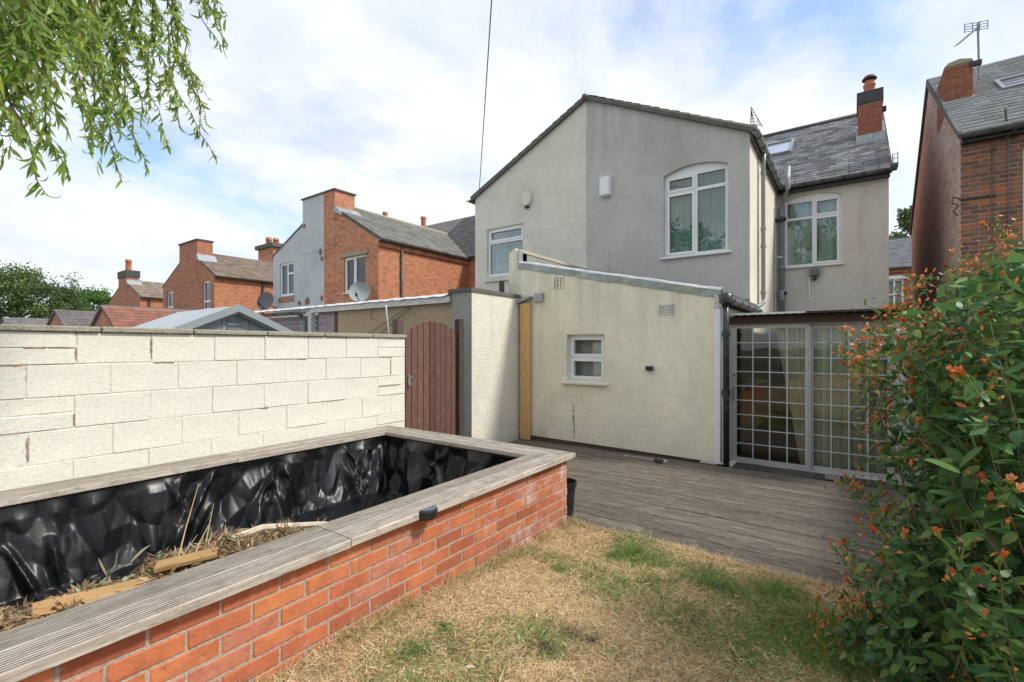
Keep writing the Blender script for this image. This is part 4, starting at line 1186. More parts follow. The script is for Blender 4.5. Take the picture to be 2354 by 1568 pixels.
def grooved(name, m, length, width=0.14, th=0.034, grooves=8, taper=None):
    """decking board, length along x, centred, top at z=0"""
    eg = 0.008 if length > 1 and width < 0.14 else 0.003
    prof = [(-width / 2, -th), (-width / 2, -eg), (-width / 2 + eg, 0)]   # three edge points, then four per groove
    st = (width - 0.012 - 2 * (eg - 0.003)) / grooves
    for k in range(grooves):
        c = -width / 2 + 0.006 + (eg - 0.003) + st * (k + 0.5); hw = st * 0.22
        prof += [(c - hw, 0), (c - hw * 0.5, -0.007), (c + hw * 0.5, -0.007), (c + hw, 0)]
    prof += [(width / 2 - eg, 0), (width / 2, -eg), (width / 2, -th)]
    mb = MB(); n = len(prof); segs = 1
    vs = []
    for e in (-length / 2, length / 2):
        for (p, q) in prof:
            xx = e
            if taper: xx = e + taper[0 if e < 0 else 1] * p
            vs.append((xx, p, q))
    fs = [(i, n + i, n + i + 1, i + 1) for i in range(n - 1)] + [(n - 1, 2 * n - 1, n, 0)]
    fs += [tuple(range(n)), tuple(range(2 * n - 1, n - 1, -1))]
    me = mb.add(vs, fs).mesh(name, m)
    me.materials.append(M['groove'])  # dark grooves: held dirt, with the shade of the recess put into the colour
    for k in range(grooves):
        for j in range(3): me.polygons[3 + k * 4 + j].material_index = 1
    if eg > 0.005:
        for j in (0, 1, n - 3, n - 2): me.polygons[j].material_index = 1  # edges coloured dark too, standing in for shade in the gaps between boards
    return me


def cope_run(x0, y0, x1, y1, splits, taper_start=0, taper_end=0):
    """two boards side by side along a line; offsets across are +-0.0715"""
    d = Vector((x1 - x0, y1 - y0, 0)); L = d.length; d.normalize(); a = math.atan2(d.y, d.x)
    nrm = Vector((-d.y, d.x, 0))
    for side in (-0.0715, 0.0715):
        ss = [0] + [s + side * 0.0 for s in splits] + [L]
        for k in range(len(ss) - 1):
            s0, s1 = ss[k] + (0.002 if k else 0), ss[k + 1] - (0.002 if k < len(ss) - 2 else 0)
            tp = [taper_start if k == 0 else 0, taper_end if k == len(ss) - 2 else 0]
            ext0 = tp[0] * side; ext1 = tp[1] * side
            l = (s1 + ext1) - (s0 + ext0)
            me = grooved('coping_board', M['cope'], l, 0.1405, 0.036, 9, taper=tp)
            c = Vector((x0, y0, 0)) + d * ((s0 + ext0 + s1 + ext1) / 2) + nrm * side
            inst('coping_board', me, PB, (c.x, c.y, ZT + random.uniform(-0.003, 0.002)), (random.uniform(-.01, .01), random.uniform(-.002, .002), a))


# mitred at the far corners
cope_run(-2.012, -1.3, -2.022, 3.35, [1.0, 2.62], 0, -1)
cope_run(-4.115, -1.3, -4.115, 3.35, [1.1, 3.05], 0, 1)
cope_run(-4.115, 3.35, -2.022, 3.35, [], -1, 1)

cope_run(-3.968, -1.16, -2.158, -1.16, [])
# pond liner: one sheet pushed into the bed, creased
def worley(px, py, seeds, sx, sy):
    d1 = np.full(px.shape, 9e9); d2 = d1.copy()
    for a, b in seeds:
        d = np.hypot((px - a) * sx, (py - b) * sy)
        d2 = np.minimum(d2, np.maximum(d, d1)); d1 = np.minimum(d1, d)
    return d1, d2


X0, X1, Y0, Y1 = -3.975, -2.165, -1.25, 3.21
per = 2 * (X1 - X0) + 2 * (Y1 - Y0)
NS, NK = 1400, 84
s = np.linspace(0, per, NS, endpoint=False)
def rim(s, ins):
    w, h = X1 - X0 - 2 * ins, Y1 - Y0 - 2 * ins
    f = s / per; a, b = (X1 - X0) / per, (Y1 - Y0) / per
    # start far-left corner (X0,Y0) up the far side
    x = np.empty_like(s); y = np.empty_like(s)
    e = [b, b + a, 2 * b + a, 1.0]
    m1 = f < e[0]; m2 = (f >= e[0]) & (f < e[1]); m3 = (f >= e[1]) & (f < e[2]); m4 = f >= e[2]
    x[m1] = X0 + ins; y[m1] = Y0 + ins + h * f[m1] / b
    x[m2] = X0 + ins + w * (f[m2] - e[0]) / a; y[m2] = Y1 - ins
    x[m3] = X1 - ins; y[m3] = Y1 - ins - h * (f[m3] - e[1]) / b
    x[m4] = X1 - ins - w * (f[m4] - e[2]) / a; y[m4] = Y0 + ins
    nx_ = np.where(m1, 1.0, np.where(m3, -1.0, 0)); ny_ = np.where(m2, -1.0, np.where(m4, 1.0, 0))
    return x, y, nx_, ny_


kk = np.linspace(0, 1, NK)
SS, KK = np.meshgrid(s, kk, indexing='ij')
r2 = np.random.default_rng(21)
def folds(S_, K_):
    h = np.zeros_like(S_)
    # long drapes fanning from the rim
    for i in range(150):
        c = r2.uniform(0, per); lean = r2.uniform(-0.45, 0.45); w = r2.uniform(0.018, 0.075); a = r2.uniform(0.02, 0.065)
        k0 = r2.uniform(-0.1, 0.4); k1 = k0 + r2.uniform(0.35, 0.9)
        d = (S_ - c - lean * (K_ - 0.2)); d = (d + per / 2) % per - per / 2
        env = np.clip((K_ - k0) / 0.15, 0, 1) * np.clip((k1 - K_) / 0.25, 0, 1)
        wl = w * (0.5 + K_ * 1.2)
        h += a * env * np.maximum(0, 1 - np.abs(d) / wl)
    # crumples: flat-ish facets that meet in creases
    for (n, sx, sy, amp, tilt) in ((110, 5.0, 1.3, 0.085, 0.6), (340, 10.0, 2.4, 0.055, 0.75), (800, 17.0, 6.0, 0.022, 0.8)):
        top = np.full(S_.shape, -9.0); lowr = np.full(S_.shape, 9.0)
        for _ in range(n):
            ps, pk = r2.uniform(-0.2, per + 0.2), r2.uniform(-0.1, 1.1); gx_, gy_ = r2.normal(0, tilt, 2); a0 = r2.uniform(-0.25, 0.25)
            dx_, dy_ = (S_ - ps) * sx, (K_ - pk) * sy
            q = gx_ * dx_ + gy_ * dy_; rr = dx_ * dx_ + dy_ * dy_
            top = np.maximum(top, a0 + q - 0.55 * rr); lowr = np.minimum(lowr, a0 + q + 0.55 * rr)
        h += amp * (0.6 * top + 0.4 * lowr)
    return h


H = folds(SS, KK)
edge = np.clip(KK / 0.10, 0.0, 1)
H = H * edge
ins = 0.02 + 0.24 * KK ** 1.3 + np.clip((KK - 0.78) / 0.22, 0, 1) ** 1.2 * 0.55
zz = 0.525 - 0.50 * np.clip(KK / 0.82, 0, 1) ** 0.9
LV = np.zeros((NS, NK, 3), np.float32)
for k in range(NK):
    x, y, nx_, ny_ = rim(s, ins[:, k].mean())
    LV[:, k, 0] = x + nx_ * H[:, k]; LV[:, k, 1] = y + ny_ * H[:, k]; LV[:, k, 2] = zz[:, k] + 0.35 * H[:, k] * np.clip((KK[:, k] - 0.1) / 0.5, 0, 1)
    # soften the corners
    if k:
        for _ in range(2 + k // 8):
            LV[:, k] = 0.25 * np.roll(LV[:, k], 1, 0) + 0.5 * LV[:, k] + 0.25 * np.roll(LV[:, k], -1, 0) if k > NK * 0.85 else LV[:, k]
idx = np.arange(NS * NK).reshape(NS, NK)
a = idx; b = np.roll(idx, -1, 0)
LF = np.stack([a[:, :-1], b[:, :-1], b[:, 1:], a[:, 1:]], -1).reshape(-1, 4)
ctr = LV[:, -1].mean(0)
liner = mesh_np('pond_liner', LV.reshape(-1, 3), LF, M['liner'], smooth=True)
tag(liner, 'creased black plastic sheet lining the inside of the brick bed', 'pond liner')
bot = MB().box(X0 + 0.72, X1 - 0.72, Y0 + 0.72, Y1 - 0.72, -0.03, 0.012).build('liner_floor', M['liner'], liner)

# debris along the near side of the bed
def strips(base, dirv, nrm, L, W, curl, nseg=3, twist=None, shape='leaf'):
    """vectorised curved leaf strips -> verts, faces, leaf index per vert"""
    n = len(base); T = np.linspace(0, 1, nseg + 1)
    dirv = dirv / np.linalg.norm(dirv, axis=1, keepdims=True)
    nrm = nrm - dirv * (nrm * dirv).sum(1, keepdims=True); nrm /= np.linalg.norm(nrm, axis=1, keepdims=True) + 1e-9
    side = np.cross(dirv, nrm)
    cu = np.where(np.abs(curl) < 1e-3, 1e-3, curl)[:, None]
    V = np.zeros((n, nseg + 1, 2, 3))
    for i, t in enumerate(T):
        p = base + L[:, None] * (dirv * np.sin(cu * t) / cu + nrm * (1 - np.cos(cu * t)) / cu)
        if shape == 'leaf': w = math.sin(math.pi * min(1, (t * 0.93 + 0.06)) ** 0.8)
        elif shape == 'ovate': w = (math.sin(math.pi * (t * 0.95 + 0.04)) ** 0.75) * (1.15 - 0.45 * t)
        elif shape == 'blade': w = 1 - t * 0.95
        else: w = 1.0
        sd = side
        if twist is not None:
            an = (twist * t)[:, None]; sd = side * np.cos(an) + nrm * np.sin(an)
        V[:, i, 0] = p - sd * (W * w / 2)[:, None]; V[:, i, 1] = p + sd * (W * w / 2)[:, None]
    base_i = (np.arange(n) * (nseg + 1) * 2)[:, None, None]
    q = np.array([[2 * i, 2 * i + 1, 2 * i + 3, 2 * i + 2] for i in range(nseg)])[None]
    F = (base_i + q).reshape(-1, 4)
    return V.reshape(-1, 3), F, np.repeat(np.arange(n), (nseg + 1) * 2)


def unit(n, r=rng):
    v = r.normal(size=(n, 3)); return v / np.linalg.norm(v, axis=1, keepdims=True)


def pal(n, cols, var=0.2, r=rng):
    c = np.array(cols)[r.integers(0, len(cols), n)]
    return np.clip(c * (1 + r.uniform(-var, var, (n, 1))), 0.003, 1)


# mound profile (Y -> top height) against the inside of the near wall
mp = [(-1.2, 0.46), (0.1, 0.50), (0.3, 0.515), (0.45, 0.50), (0.65, 0.49), (0.8, 0.535), (1.0, 0.56), (1.2, 0.535), (1.4, 0.48), (1.7, 0.37), (2.1, 0.20), (2.4, 0.10)]
def mound(yv, xv):
    h = np.interp(yv, [p[0] for p in mp], [p[1] for p in mp])
    t = np.clip((xv + 2.17) / -0.75, 0, 1)
    return h * (1 - 0.45 * t ** 2.2) + 0.005 + 0.015 * np.sin(yv * 23 + xv * 9)
nd = 12000
yv = rng.uniform(-0.3, 2.2, nd); xv = -2.18 - np.abs(rng.normal(0, 0.27, nd)); ok = xv > -2.9; yv, xv = yv[ok], xv[ok]; nd = len(yv)
zv = mound(yv, xv) + rng.uniform(-0.02, 0.012, nd)
dv = unit(nd); dv[:, 2] *= 0.3
V1, F1, I1 = strips(np.stack([xv, yv, zv], 1), dv, unit(nd), rng.uniform(0.015, 0.07, nd), rng.uniform(0.003, 0.016, nd), rng.normal(0, 1.2, nd), 2)
C1 = pal(nd, [(0.36, 0.23, 0.12), (0.26, 0.15, 0.08), (0.46, 0.34, 0.19), (0.17, 0.10, 0.055), (0.42, 0.27, 0.15), (0.30, 0.32, 0.20)], 0.3)[I1]
o = mesh_np('leaf_litter', V1, F1, M['attr'], None, C1)
tag(o, 'dry brown twigs and chippings heaped inside the brick bed', 'litter', kind='stuff')
mv = MB(); vs = []; ny_m, nx_m = 50, 10
for j in range(ny_m + 1):
    for i in range(nx_m + 1):
        yy = -1.2 + 3.7 * j / ny_m; xx = -2.166 - 0.74 * i / nx_m
        vs.append((xx, yy, float(mound(np.array(yy), np.array(xx))) - 0.012 + random.uniform(-.008, .008)))
mv.add(vs, [(j * (nx_m + 1) + i, (j + 1) * (nx_m + 1) + i, (j + 1) * (nx_m + 1) + i + 1, j * (nx_m + 1) + i + 1) for j in range(ny_m) for i in range(nx_m)])
mo = mv.build('litter_heap', m_plain('litter_soil', (0.10, 0.062, 0.035), 0.95, 0.4, 14, 0.6, 40), o); mo['kind'] = 'stuff'
def offcut(label, c, size, rot):
    m_ = MB().box(-size[0] / 2, size[0] / 2, -size[1] / 2, size[1] / 2, -size[2] / 2, size[2] / 2).mesh('timber_offcut', M['offcut'])
    o = inst('timber_offcut', m_, None, c, rot); bev(o, 0.003, 1)
    return tag(o, label, 'offcut', 'timber offcuts in the bed')


offcut('long yellow timber offcut lying along the inside of the coping', (-2.30, 0.57, 0.515), (0.46, 0.10, 0.018), (0.1, 0.06, R(82)))
offcut('short yellow offcut laid crosswise on the longer one', (-2.28, 0.80, 0.56), (0.22, 0.075, 0.02), (0.05, -0.10, R(62)))
st_ = MB().tube([(-2.34, 1.0, 0.565), (-2.36, 1.15, 0.565), (-2.30, 1.42, 0.515), (-2.24, 1.60, 0.47)], [0.016, 0.018, 0.014, 0.010], 7).build('fallen_stick', m_plain('bleached_stick', (0.50, 0.42, 0.32), 0.85, 0.2, 14, 0.4))
tag(st_, 'bleached stick lying on the litter in the bed', 'stick')
# cut stalks with dry grey-green leaves
cs = empty('cut_stalks', (-2.35, 0.82, 0.5), 'bunch of pale dried stalks sticking up out of the bed litter', 'dried plant')
mbs = MB()
for k in range(7):
    b0 = Vector((-2.33 + random.uniform(-.04, .04), 0.80 + random.uniform(-.05, .08), 0.48)); tp = b0 + Vector((random.uniform(-0.12, 0.02), random.uniform(0.02, 0.16), random.uniform(0.10, 0.30)))
    if k == 0: tp = b0 + Vector((-0.10, 0.13, 0.34))
    mbs.tube([b0, b0.lerp(tp, 0.5) + Vector((0, 0, 0.015)), tp], [0.0042, 0.0028, 0.0010], 5)
mbs.build('stalk', m_plain('dry_stalk', (0.50, 0.38, 0.20), 0.8, 0.2), cs)
n = 40
bs = np.stack([rng.uniform(-2.50, -2.24, n), rng.uniform(0.55, 0.98, n), rng.uniform(0.47, 0.56, n)], 1)
V1, F1, I1 = strips(bs, unit(n) * np.array([1, 1, 0.5]), unit(n), rng.uniform(0.05, 0.13, n), rng.uniform(0.006, 0.016, n), rng.normal(0, 0.8, n), 4)
mesh_np('dry_leaves', V1, F1, M['attr'], cs, pal(n, [(0.26, 0.32, 0.22), (0.36, 0.38, 0.26), (0.34, 0.28, 0.15)])[I1])
# broken pale stone at the far end of the bed
sb = MB(); pts = []
for k in range(14):
    v = unit(1)[0]; pts.append(Vector((-2.36 + 0.09 * v[0], 2.92 + 0.06 * v[1], 0.44 + 0.045 * v[2])))
import bmesh
bm = bmesh.new(); [bm.verts.new(p) for p in pts]; bmesh.ops.convex_hull(bm, input=bm.verts)
me = bpy.data.meshes.new('stone'); bm.to_mesh(me); bm.free(); me.materials.append(M['coping'])
o = bpy.data.objects.new('stone', me); place(o, None); tag(o, 'pale broken stone on the liner at the far end of the bed', 'stone')

# solar lamp clipped to the coping, black pot behind the bed
sl_ = empty('solar_lamp', (-1.875, 1.80, 0.56), 'small black solar lamp clipped to the outer edge of the timber coping', 'lamp')
prof = [(0.0, -0.055)] + [(0.075 * math.sin(R(a)), 0.055 * -math.cos(R(a))) for a in range(0, 181, 15)]
hs = MB(); half = [(0.06 * math.cos(R(a)), 0.062 * math.sin(R(a))) for a in range(-90, 91, 15)]
hs.prism(half, lambda p, q, h: (-1.885 + p, 1.80 + q, h), 0.528, 0.580); bev(hs.build('housing', M['black'], sl_), 0.008)
hs = MB(); hs.prism([(p * 0.85, q * 0.88) for p, q in half], lambda p, q, h: (-1.883 + p, 1.80 + q, h), 0.580, 0.5835); hs.build('solar_panel', M['solar'], sl_)
pt = MB().lathe([(0.0, 0.004), (0.08, 0.0), (0.10, 0.25), (0.11, 0.25), (0.112, 0.285), (0.104, 0.285), (0.095, 0.24), (0.075, 0.03), (0.0, 0.03)], (-2.05, 3.60, 0.0), n=20).build('plant_pot', M['black'], smooth=False)
tag(pt, 'black plastic plant pot tucked behind the corner of the brick bed', 'pot')

# ------------------------------------------------------------------ timber deck
DK = empty('timber_deck', (-1.0, 4.8, 0), 'weathered grey grooved timber decking in front of the house', 'decking')
MB().box(-4.30, 1.25, 3.46, 6.2, -0.11, -0.045).build('deck_base', M['black'], DK)
Y = 3.435; i = 0
LA, LB = 5.52, 3.72
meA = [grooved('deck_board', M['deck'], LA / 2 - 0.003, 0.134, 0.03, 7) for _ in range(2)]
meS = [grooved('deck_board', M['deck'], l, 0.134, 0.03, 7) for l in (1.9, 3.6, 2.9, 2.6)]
while Y + 0.14 < 6.17:
    x0 = -4.27 if Y > 3.42 else -1.9
    parts = [(2.9, meS[2]), (2.6, meS[3])] if i % 2 else [(1.9, meS[0]), (3.6, meS[1])]
    x = x0
    for l, me in parts:
        inst('deck_board', me, DK, (x + l / 2 + 0.002, Y + 0.07, random.uniform(-0.004, 0.002)), (random.uniform(-.008, .008), 0, random.choice((0, math.pi))))
        x += l + 0.004
    Y += 0.1435; i += 1
# short boards across the door threshold
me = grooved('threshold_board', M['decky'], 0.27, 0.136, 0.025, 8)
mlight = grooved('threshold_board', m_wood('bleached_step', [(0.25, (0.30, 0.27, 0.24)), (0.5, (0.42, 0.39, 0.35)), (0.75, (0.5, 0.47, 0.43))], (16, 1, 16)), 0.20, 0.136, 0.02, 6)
for k in range(11):
    x = -1.13 + k * 0.1415
    inst('threshold_board', me, DK, (x, 6.325, 0.006 + random.uniform(-.003, .002)), (0, 0, math.pi / 2))
inst('threshold_board', mlight, DK, (-0.185, 6.27, 0.034), (0, 0, R(93)))
tl = MB().box(-1.26, -1.19, 6.22, 6.50, -0.03, 0.012).build('threshold_tile', M['cream'], DK)
# bits lying against the house
jk = empty('broken_tap', (-1.98, 5.84, 0), 'rusty broken tap fitting lying on the deck by the wall', 'tap')
MB().tube([(-2.02, 5.86, 0.03), (-1.97, 5.83, 0.035), (-1.93, 5.85, 0.03)], [0.028, 0.032, 0.02], 8).build('body', M['rust'], jk)
MB().lathe([(0.016, 0), (0.022, 0.005), (0.022, 0.02), (0.014, 0.022)], (-1.90, 5.86, 0.03), (0.9, -0.4, 0.1), 10).build('chrome_end', M['silver'], jk)
lth = MB().box(-2.48, -2.05, 5.93, 5.965, 0.0, 0.014).build('timber_lath', M['cope']); tag(lth, 'thin grey lath lying on the deck along the cream wall', 'timber')


# ------------------------------------------------------------------ covered yard store of the next garden
CS = empty('covered_store', (-6.5, 5.0, 0), 'open fronted store with a white fascia and silver sheet roof', 'outbuilding')
o = MB().prism([(-8.33, 2.10), (-4.73, 2.10), (-4.73, 2.19), (-8.33, 2.19)], lambda p, q, h: (p, h, q), 4.955, 5.0).build('fascia', M['whitewood'], CS); bev(o, 0.004)
rf = MB(); vs = []; n_ = 70
for (y, z) in ((4.93, 2.196), (4.99, 2.235), (7.5, 2.42)):
    for i in range(n_ + 1): vs.append((-11.2 + 6.45 * i / n_, y, z + 0.004 * math.sin(i * 1.9) + 0.005 * random.uniform(-1, 1)))
rf.add(vs, [(j * (n_ + 1) + i, j * (n_ + 1) + i + 1, (j + 1) * (n_ + 1) + i + 1, (j + 1) * (n_ + 1) + i) for j in range(2) for i in range(n_)])
rf.build('roof', M['silver'], CS)
MB().box(-7.55, -4.73, 5.03, 5.12, 0, 2.12).build('back_wall', M['tan'], CS)
MB().box(-8.38, -8.27, 4.94, 5.02, 0, 2.10).build('post', M['whitewood'], CS)
MB().box(-7.66, -7.56, 5.03, 5.12, 0, 2.09).build('post', M['post'], CS)
for k in range(9):
    MB().box(-8.25, -7.67, 5.07, 5.10, 1.2 + k * 0.105, 1.295 + k * 0.105).build('cladding_board', M['lap'], CS)
for k in range(9):
    MB().box(-11.0, -8.62, 5.28, 5.31, 1.15 + k * 0.105, 1.245 + k * 0.105).build('cladding_board', M['lap'], CS)
half_gutter('gutter', CS, (-11.1, 4.88, 2.15), (-8.42, 4.88, 2.13), 0.06, 'gutter', joints=4)
MB().tube([(-8.60, 4.90, 2.1), (-8.62, 5.0, 1.95), (-8.62, 5.02, 0)], 0.06, 10).build('downpipe', M['greypipe'], CS)
pipe('prop', CS, [(-6.05, 4.9, 2.12), (-5.88, 4.85, 1.45)], 0.012, 'upvc')
pipe('clothes_line', CS, [(-7.05, 4.98, 1.5), (-5.6, 4.98, 2.08)], 0.005, 'rust')
pipe('clothes_line', CS, [(-6.6, 4.97, 1.5), (-5.55, 4.97, 2.06)], 0.005, 'rust')
hk = MB().tube([(-6.43, 4.95, 2.1), (-6.47, 4.94, 2.02), (-6.5, 4.94, 1.95), (-6.44, 4.94, 1.90), (-6.40, 4.94, 1.91)], 0.006, 6); hk.build('hook', M['rust'], CS)

# ------------------------------------------------------------------ grey plastic shed over the wall
SX, SY = -5.6, 2.47
SH = empty('garden_shed', (-6.5, SY, 0), 'grey plastic apex shed just behind the block wall', 'shed')
sw = MB(); panel(sw, 'X', SX - 0.10, [(SY - 0.62, 0), (SY + 0.62, 0), (SY + 0.62, 1.60), (SY, 1.86), (SY - 0.62, 1.60)], back=0.05); sw.build('wall', M['shed'], SH)
MB().box(-7.2, SX - 0.16, SY - 0.62, SY + 0.62, 0, 1.60).build('wall', M['shed'], SH)
for sgn in (-1, 1):
    MB().prism([(SY + sgn * 0.70, 1.615), (SY, 1.925), (SY, 1.895), (SY + sgn * 0.70, 1.585)], lambda p, q, h: (h, p, q), -7.33, SX - 0.02).build('roof', M['shedroof'], SH)
    MB().prism([(SY + sgn * 0.72, 1.61), (SY, 1.94), (SY, 1.855), (SY + sgn * 0.72, 1.53)], lambda p, q, h: (h, p, q), SX - 0.018, SX + 0.012).build('fascia', M['shed'], SH)
    MB().prism([(SY + sgn * 0.66, 1.553), (SY, 1.853), (SY, 1.83), (SY + sgn * 0.66, 1.53)], lambda p, q, h: (h, p, q), SX - 0.06, SX - 0.012).build('trim', M['shedtrim'], SH)
MB().box(SX - 0.099, SX - 0.085, SY - 0.60, SY + 0.60, 1.585, 1.597).build('trim', M['shedtrim'], SH)
for k in range(3): MB().box(SX - 0.098, SX - 0.078, SY - 0.085, SY + 0.085, 1.65 + k * 0.05, 1.668 + k * 0.05).build('louvre', M['shedtrim'], SH)
for yy in (-0.42, -0.13, 0.16, 0.42): MB().box(SX - 0.099, SX - 0.094, SY + yy - 0.004, SY + yy + 0.004, 1.60, 1.86 - abs(yy) * 0.42).build('joint_strip', M['shedtrim'], SH)

# ------------------------------------------------------------------ next pair: blue-grey half and brick half
BY = 9.63
bx_p, bx_r, bx_l = -15.29, -12.27, -18.85
ridge_b = 6.66
sb_ = (ridge_b - 4.97) / (bx_r - bx_p)
BR = empty('brick_house', (-13.8, BY, 0), 'orange brick house with a wide chimney and a grey dish under its window', 'house', 'second pair of houses')
w = MB(); panel(w, 'Y', BY, [(bx_p, 0), (bx_r, 0), (bx_r, 4.97), (bx_p, ridge_b)], [rect(-14.10, -12.92, 3.28, 4.50)], back=0.25); w.build('wall', M['brickB'], BR)
w = MB(); panel(w, 'X', bx_r + 0.002, rect(BY + 0.002, 14.0, 0, 4.97), back=0.25); w.build('wall', M['brickBside'], BR)
w = MB(); panel(w, 'Y', 13.95, rect(bx_r, -9.9, 0, 5.0), [rect(-11.6, -10.6, 3.2, 4.6)], back=0.25); w.build('wall', M['brickB'], BR)
w = MB(); panel(w, 'X', -9.9, [(13.95, 0), (21, 0), (21, 5), (17.5, 7.85), (13.95, 5)], back=0.25); w.build('wall', M['brickB'], BR)
window(BR, 'Y', BY, -14.10, -12.92, 3.28, 4.50, cols=(-13.52,), sashes=(0,), bar=0.07, set_in=0.05, curtain=None)
MB().box(-14.25, -12.78, BY - 0.06, BY + 0.05, 4.505, 4.60).build('lintel', M['coping'], BR)
window(BR, 'Y', 13.95, -11.6, -10.6, 3.2, 4.6, cols=(-11.1,), trans=([4.2], [4.2]), bar=0.07, curtain=None)
uv1 = Vector((bx_p - bx_r, 0, ridge_b - 4.97))
slab(BR, 'roof', (bx_r + 0.14, BY - 0.008, 4.90), (0, 1, 0), uv1, 7.2, uv1.length + 0.14, M['felt'], 0.08)
slates('roof_tiles', BR, (bx_r + 0.15, BY - 0.008, 4.91), (0, 1, 0), uv1, 7.0, uv1.length + 0.16, 0.26, 0.3, M['tile'], (0.185, 0.18, 0.165), 0.22, 0.02)
MB().tube([(bx_p, BY + 0.6, ridge_b + 0.0), (bx_p, 16.2, ridge_b + 0.0)], 0.09, 8).build('ridge_tiles', M['coping'], BR, smooth=True)
rv2 = Vector((0, 3.55, 2.9))
slab(BR, 'roof', (bx_p, 13.8, 4.92), (1, 0, 0), rv2, 5.6, rv2.length, M['felt'], 0.08)
slates('roof_tiles', BR, (bx_p, 13.75, 4.93), (1, 0, 0), rv2, 5.6, rv2.length, 0.22, 0.28, M['tile'], (0.165, 0.15, 0.155), 0.2, 0.02)
half_gutter('gutter', BR, (bx_r + 0.16, BY - 0.1, 4.88), (bx_r + 0.16, 13.8, 4.88), 0.06, joints=5)
MB().box(bx_r + 0.008, bx_r + 0.07, BY, 13.9, 4.68, 4.82).build('brick_band', M['brickB'], BR)
MB().box(bx_r + 0.004, bx_r + 0.06, BY, 13.9, 4.83, 4.90).build('fascia', M['black'], BR)
pipe('downpipe', BR, [(bx_r + 0.06, 10.55, 4.85), (bx_r + 0.06, 10.56, 1.0)], 0.04, 'gutter')
c_ = chimney(BR, bx_p + 0.002, -14.62, BY - 0.014, 10.42, 4.9, 6.93, M['brickB'])
MB().box(bx_p - 0.002, -14.57, BY - 0.06, 10.47, 6.93, 6.98).build('chimney_cap', M['felt'], c_)
MB().prism([(-14.62, 6.15), (-14.20, 5.98), (-14.20, 6.06), (-14.55, 6.35), (-14.62, 6.35)], lambda p, q, h: (p, h, q), BY - 0.055, 10.5).build('flashing', M['lead'], c_)
for px, py, zt in ((-22.0, 17.6, 8.95), (-18.5, 17.6, 8.30)):
    pass
BL = empty('rendered_house', (-17, BY, 0), 'pale blue-grey rendered house half with peeling patches and half the wide chimney', 'house', 'second pair of houses')
w = MB(); panel(w, 'Y', BY, [(bx_l, 0), (bx_p - 0.002, 0), (bx_p - 0.002, ridge_b), (-16.66, 6.10), (bx_l, 5.12)], [rect(-18.33, -17.34, 3.45, 4.72)], back=0.25); w.build('wall', M['blue'], BL)
c_ = chimney(BL, -16.67, bx_p - 0.002, BY - 0.0135, 10.42, 4.9, 6.93, M['blue'])
MB().box(-16.72, bx_p - 0.004, BY - 0.06, 10.47, 6.93, 6.98).build('chimney_cap', M['felt'], c_)
window(BL, 'Y', BY, -18.33, -17.34, 3.45, 4.72, cols=(-17.82,), trans=([], [4.3]), bar=0.07, set_in=0.05)
MB().box(-18.4, -17.3, BY - 0.03, BY - 0.002, 3.20, 3.36).build('bare_patch', M['brickC'], BL)
for (px, pz, pr) in ((-16.9, 3.1, 0.13), (-16.35, 3.12, 0.16), (-15.42, 3.2, 0.12), (-15.42, 4.6, 0.1), (-15.5, 4.9, 0.14), (-16.55, 5.95, 0.12)):
    MB().prism([(px + pr * random.uniform(.5, 1.1) * math.cos(a * .785), pz + pr * random.uniform(.5, 1.2) * math.sin(a * .785)) for a in range(8)], lambda p, q, h: (min(p, bx_p - 0.01), h, q), BY - 0.018, BY - 0.0145 if pz > 5 else BY - 0.001).build('bare_patch', M['bluepaint_patch'], BL)
uv2 = Vector((bx_p - bx_l, 0, ridge_b - 5.12))
slab(BL, 'roof', (bx_l - 0.12, BY - 0.008, 5.10), (0, 1, 0), uv2, 7.2, uv2.length + 0.12, M['felt'], 0.09)
slab(BL, 'roof', (-21.0, 13.8, 4.92), (1, 0, 0), rv2, 5.7, rv2.length, M['felt'], 0.08)
MB().box(-21.0, -20.75, 13.95, 20.5, 0, 5).build('wall', M['brickC'], BL)
w = MB(); panel(w, 'Y', 13.95, rect(-21.0, bx_l, 0, 5.0), back=0.25); w.build('wall', M['blue'], BL)
# main ridge chimneys of this pair: only their pots clear the roof
for i_, (px, par) in enumerate(((-21.6, BL), (-18.45, BR))):
    c_ = MB().box(px - 0.4, px + 0.4, 17.2, 17.8, 5.5, 8.5 if i_ == 0 else 7.75).build('chimney', M['brickB'], par)
    MB().lathe([(0.16, 0), (0.14, 0.1), (0.13, 0.5), (0.16, 0.55), (0.15, 0.66), (0.11, 0.66), (0.10, 0.3)], (px - 0.1, 17.5, 8.5 if i_ == 0 else 7.72), n=12).build('chimney_pot', M['pot_clay'], c_, smooth=True)

def dish(label, c, m, facing, r=0.40, pole_to=None):
    d = empty('satellite_dish', c, label, 'satellite dish', 'satellite dishes')
    f = Vector(facing).normalized()
    prof = [(0.0, 0.0)] + [(r * k / 6, -0.10 * (1 - (k / 6) ** 2) + 0.10) for k in range(1, 7)]
    mb = MB().lathe([(max(1e-3, q[0]), q[1] * 0.9) for q in prof], c, f, 22); mb.build('reflector', M[m], d, smooth=True)
    cv = Vector(c)
    MB().tube([cv + Vector((0, 0, -r * 0.9)) + f * 0.05, cv + f * 0.45 + Vector((0, 0, -r * 0.75))], 0.015, 6).build('arm', M['black'], d)
    MB().tube([cv + f * 0.42 + Vector((0, 0, -r * 0.72)), cv + f * 0.52 + Vector((0, 0, -r * 0.60))], 0.035, 8).build('receiver', M['black'], d)
    MB().tube([cv - f * 0.05, cv - f * 0.12 + Vector((0, 0, -0.1)), Vector(pole_to)], 0.02, 6).build('bracket', M['black'], d)


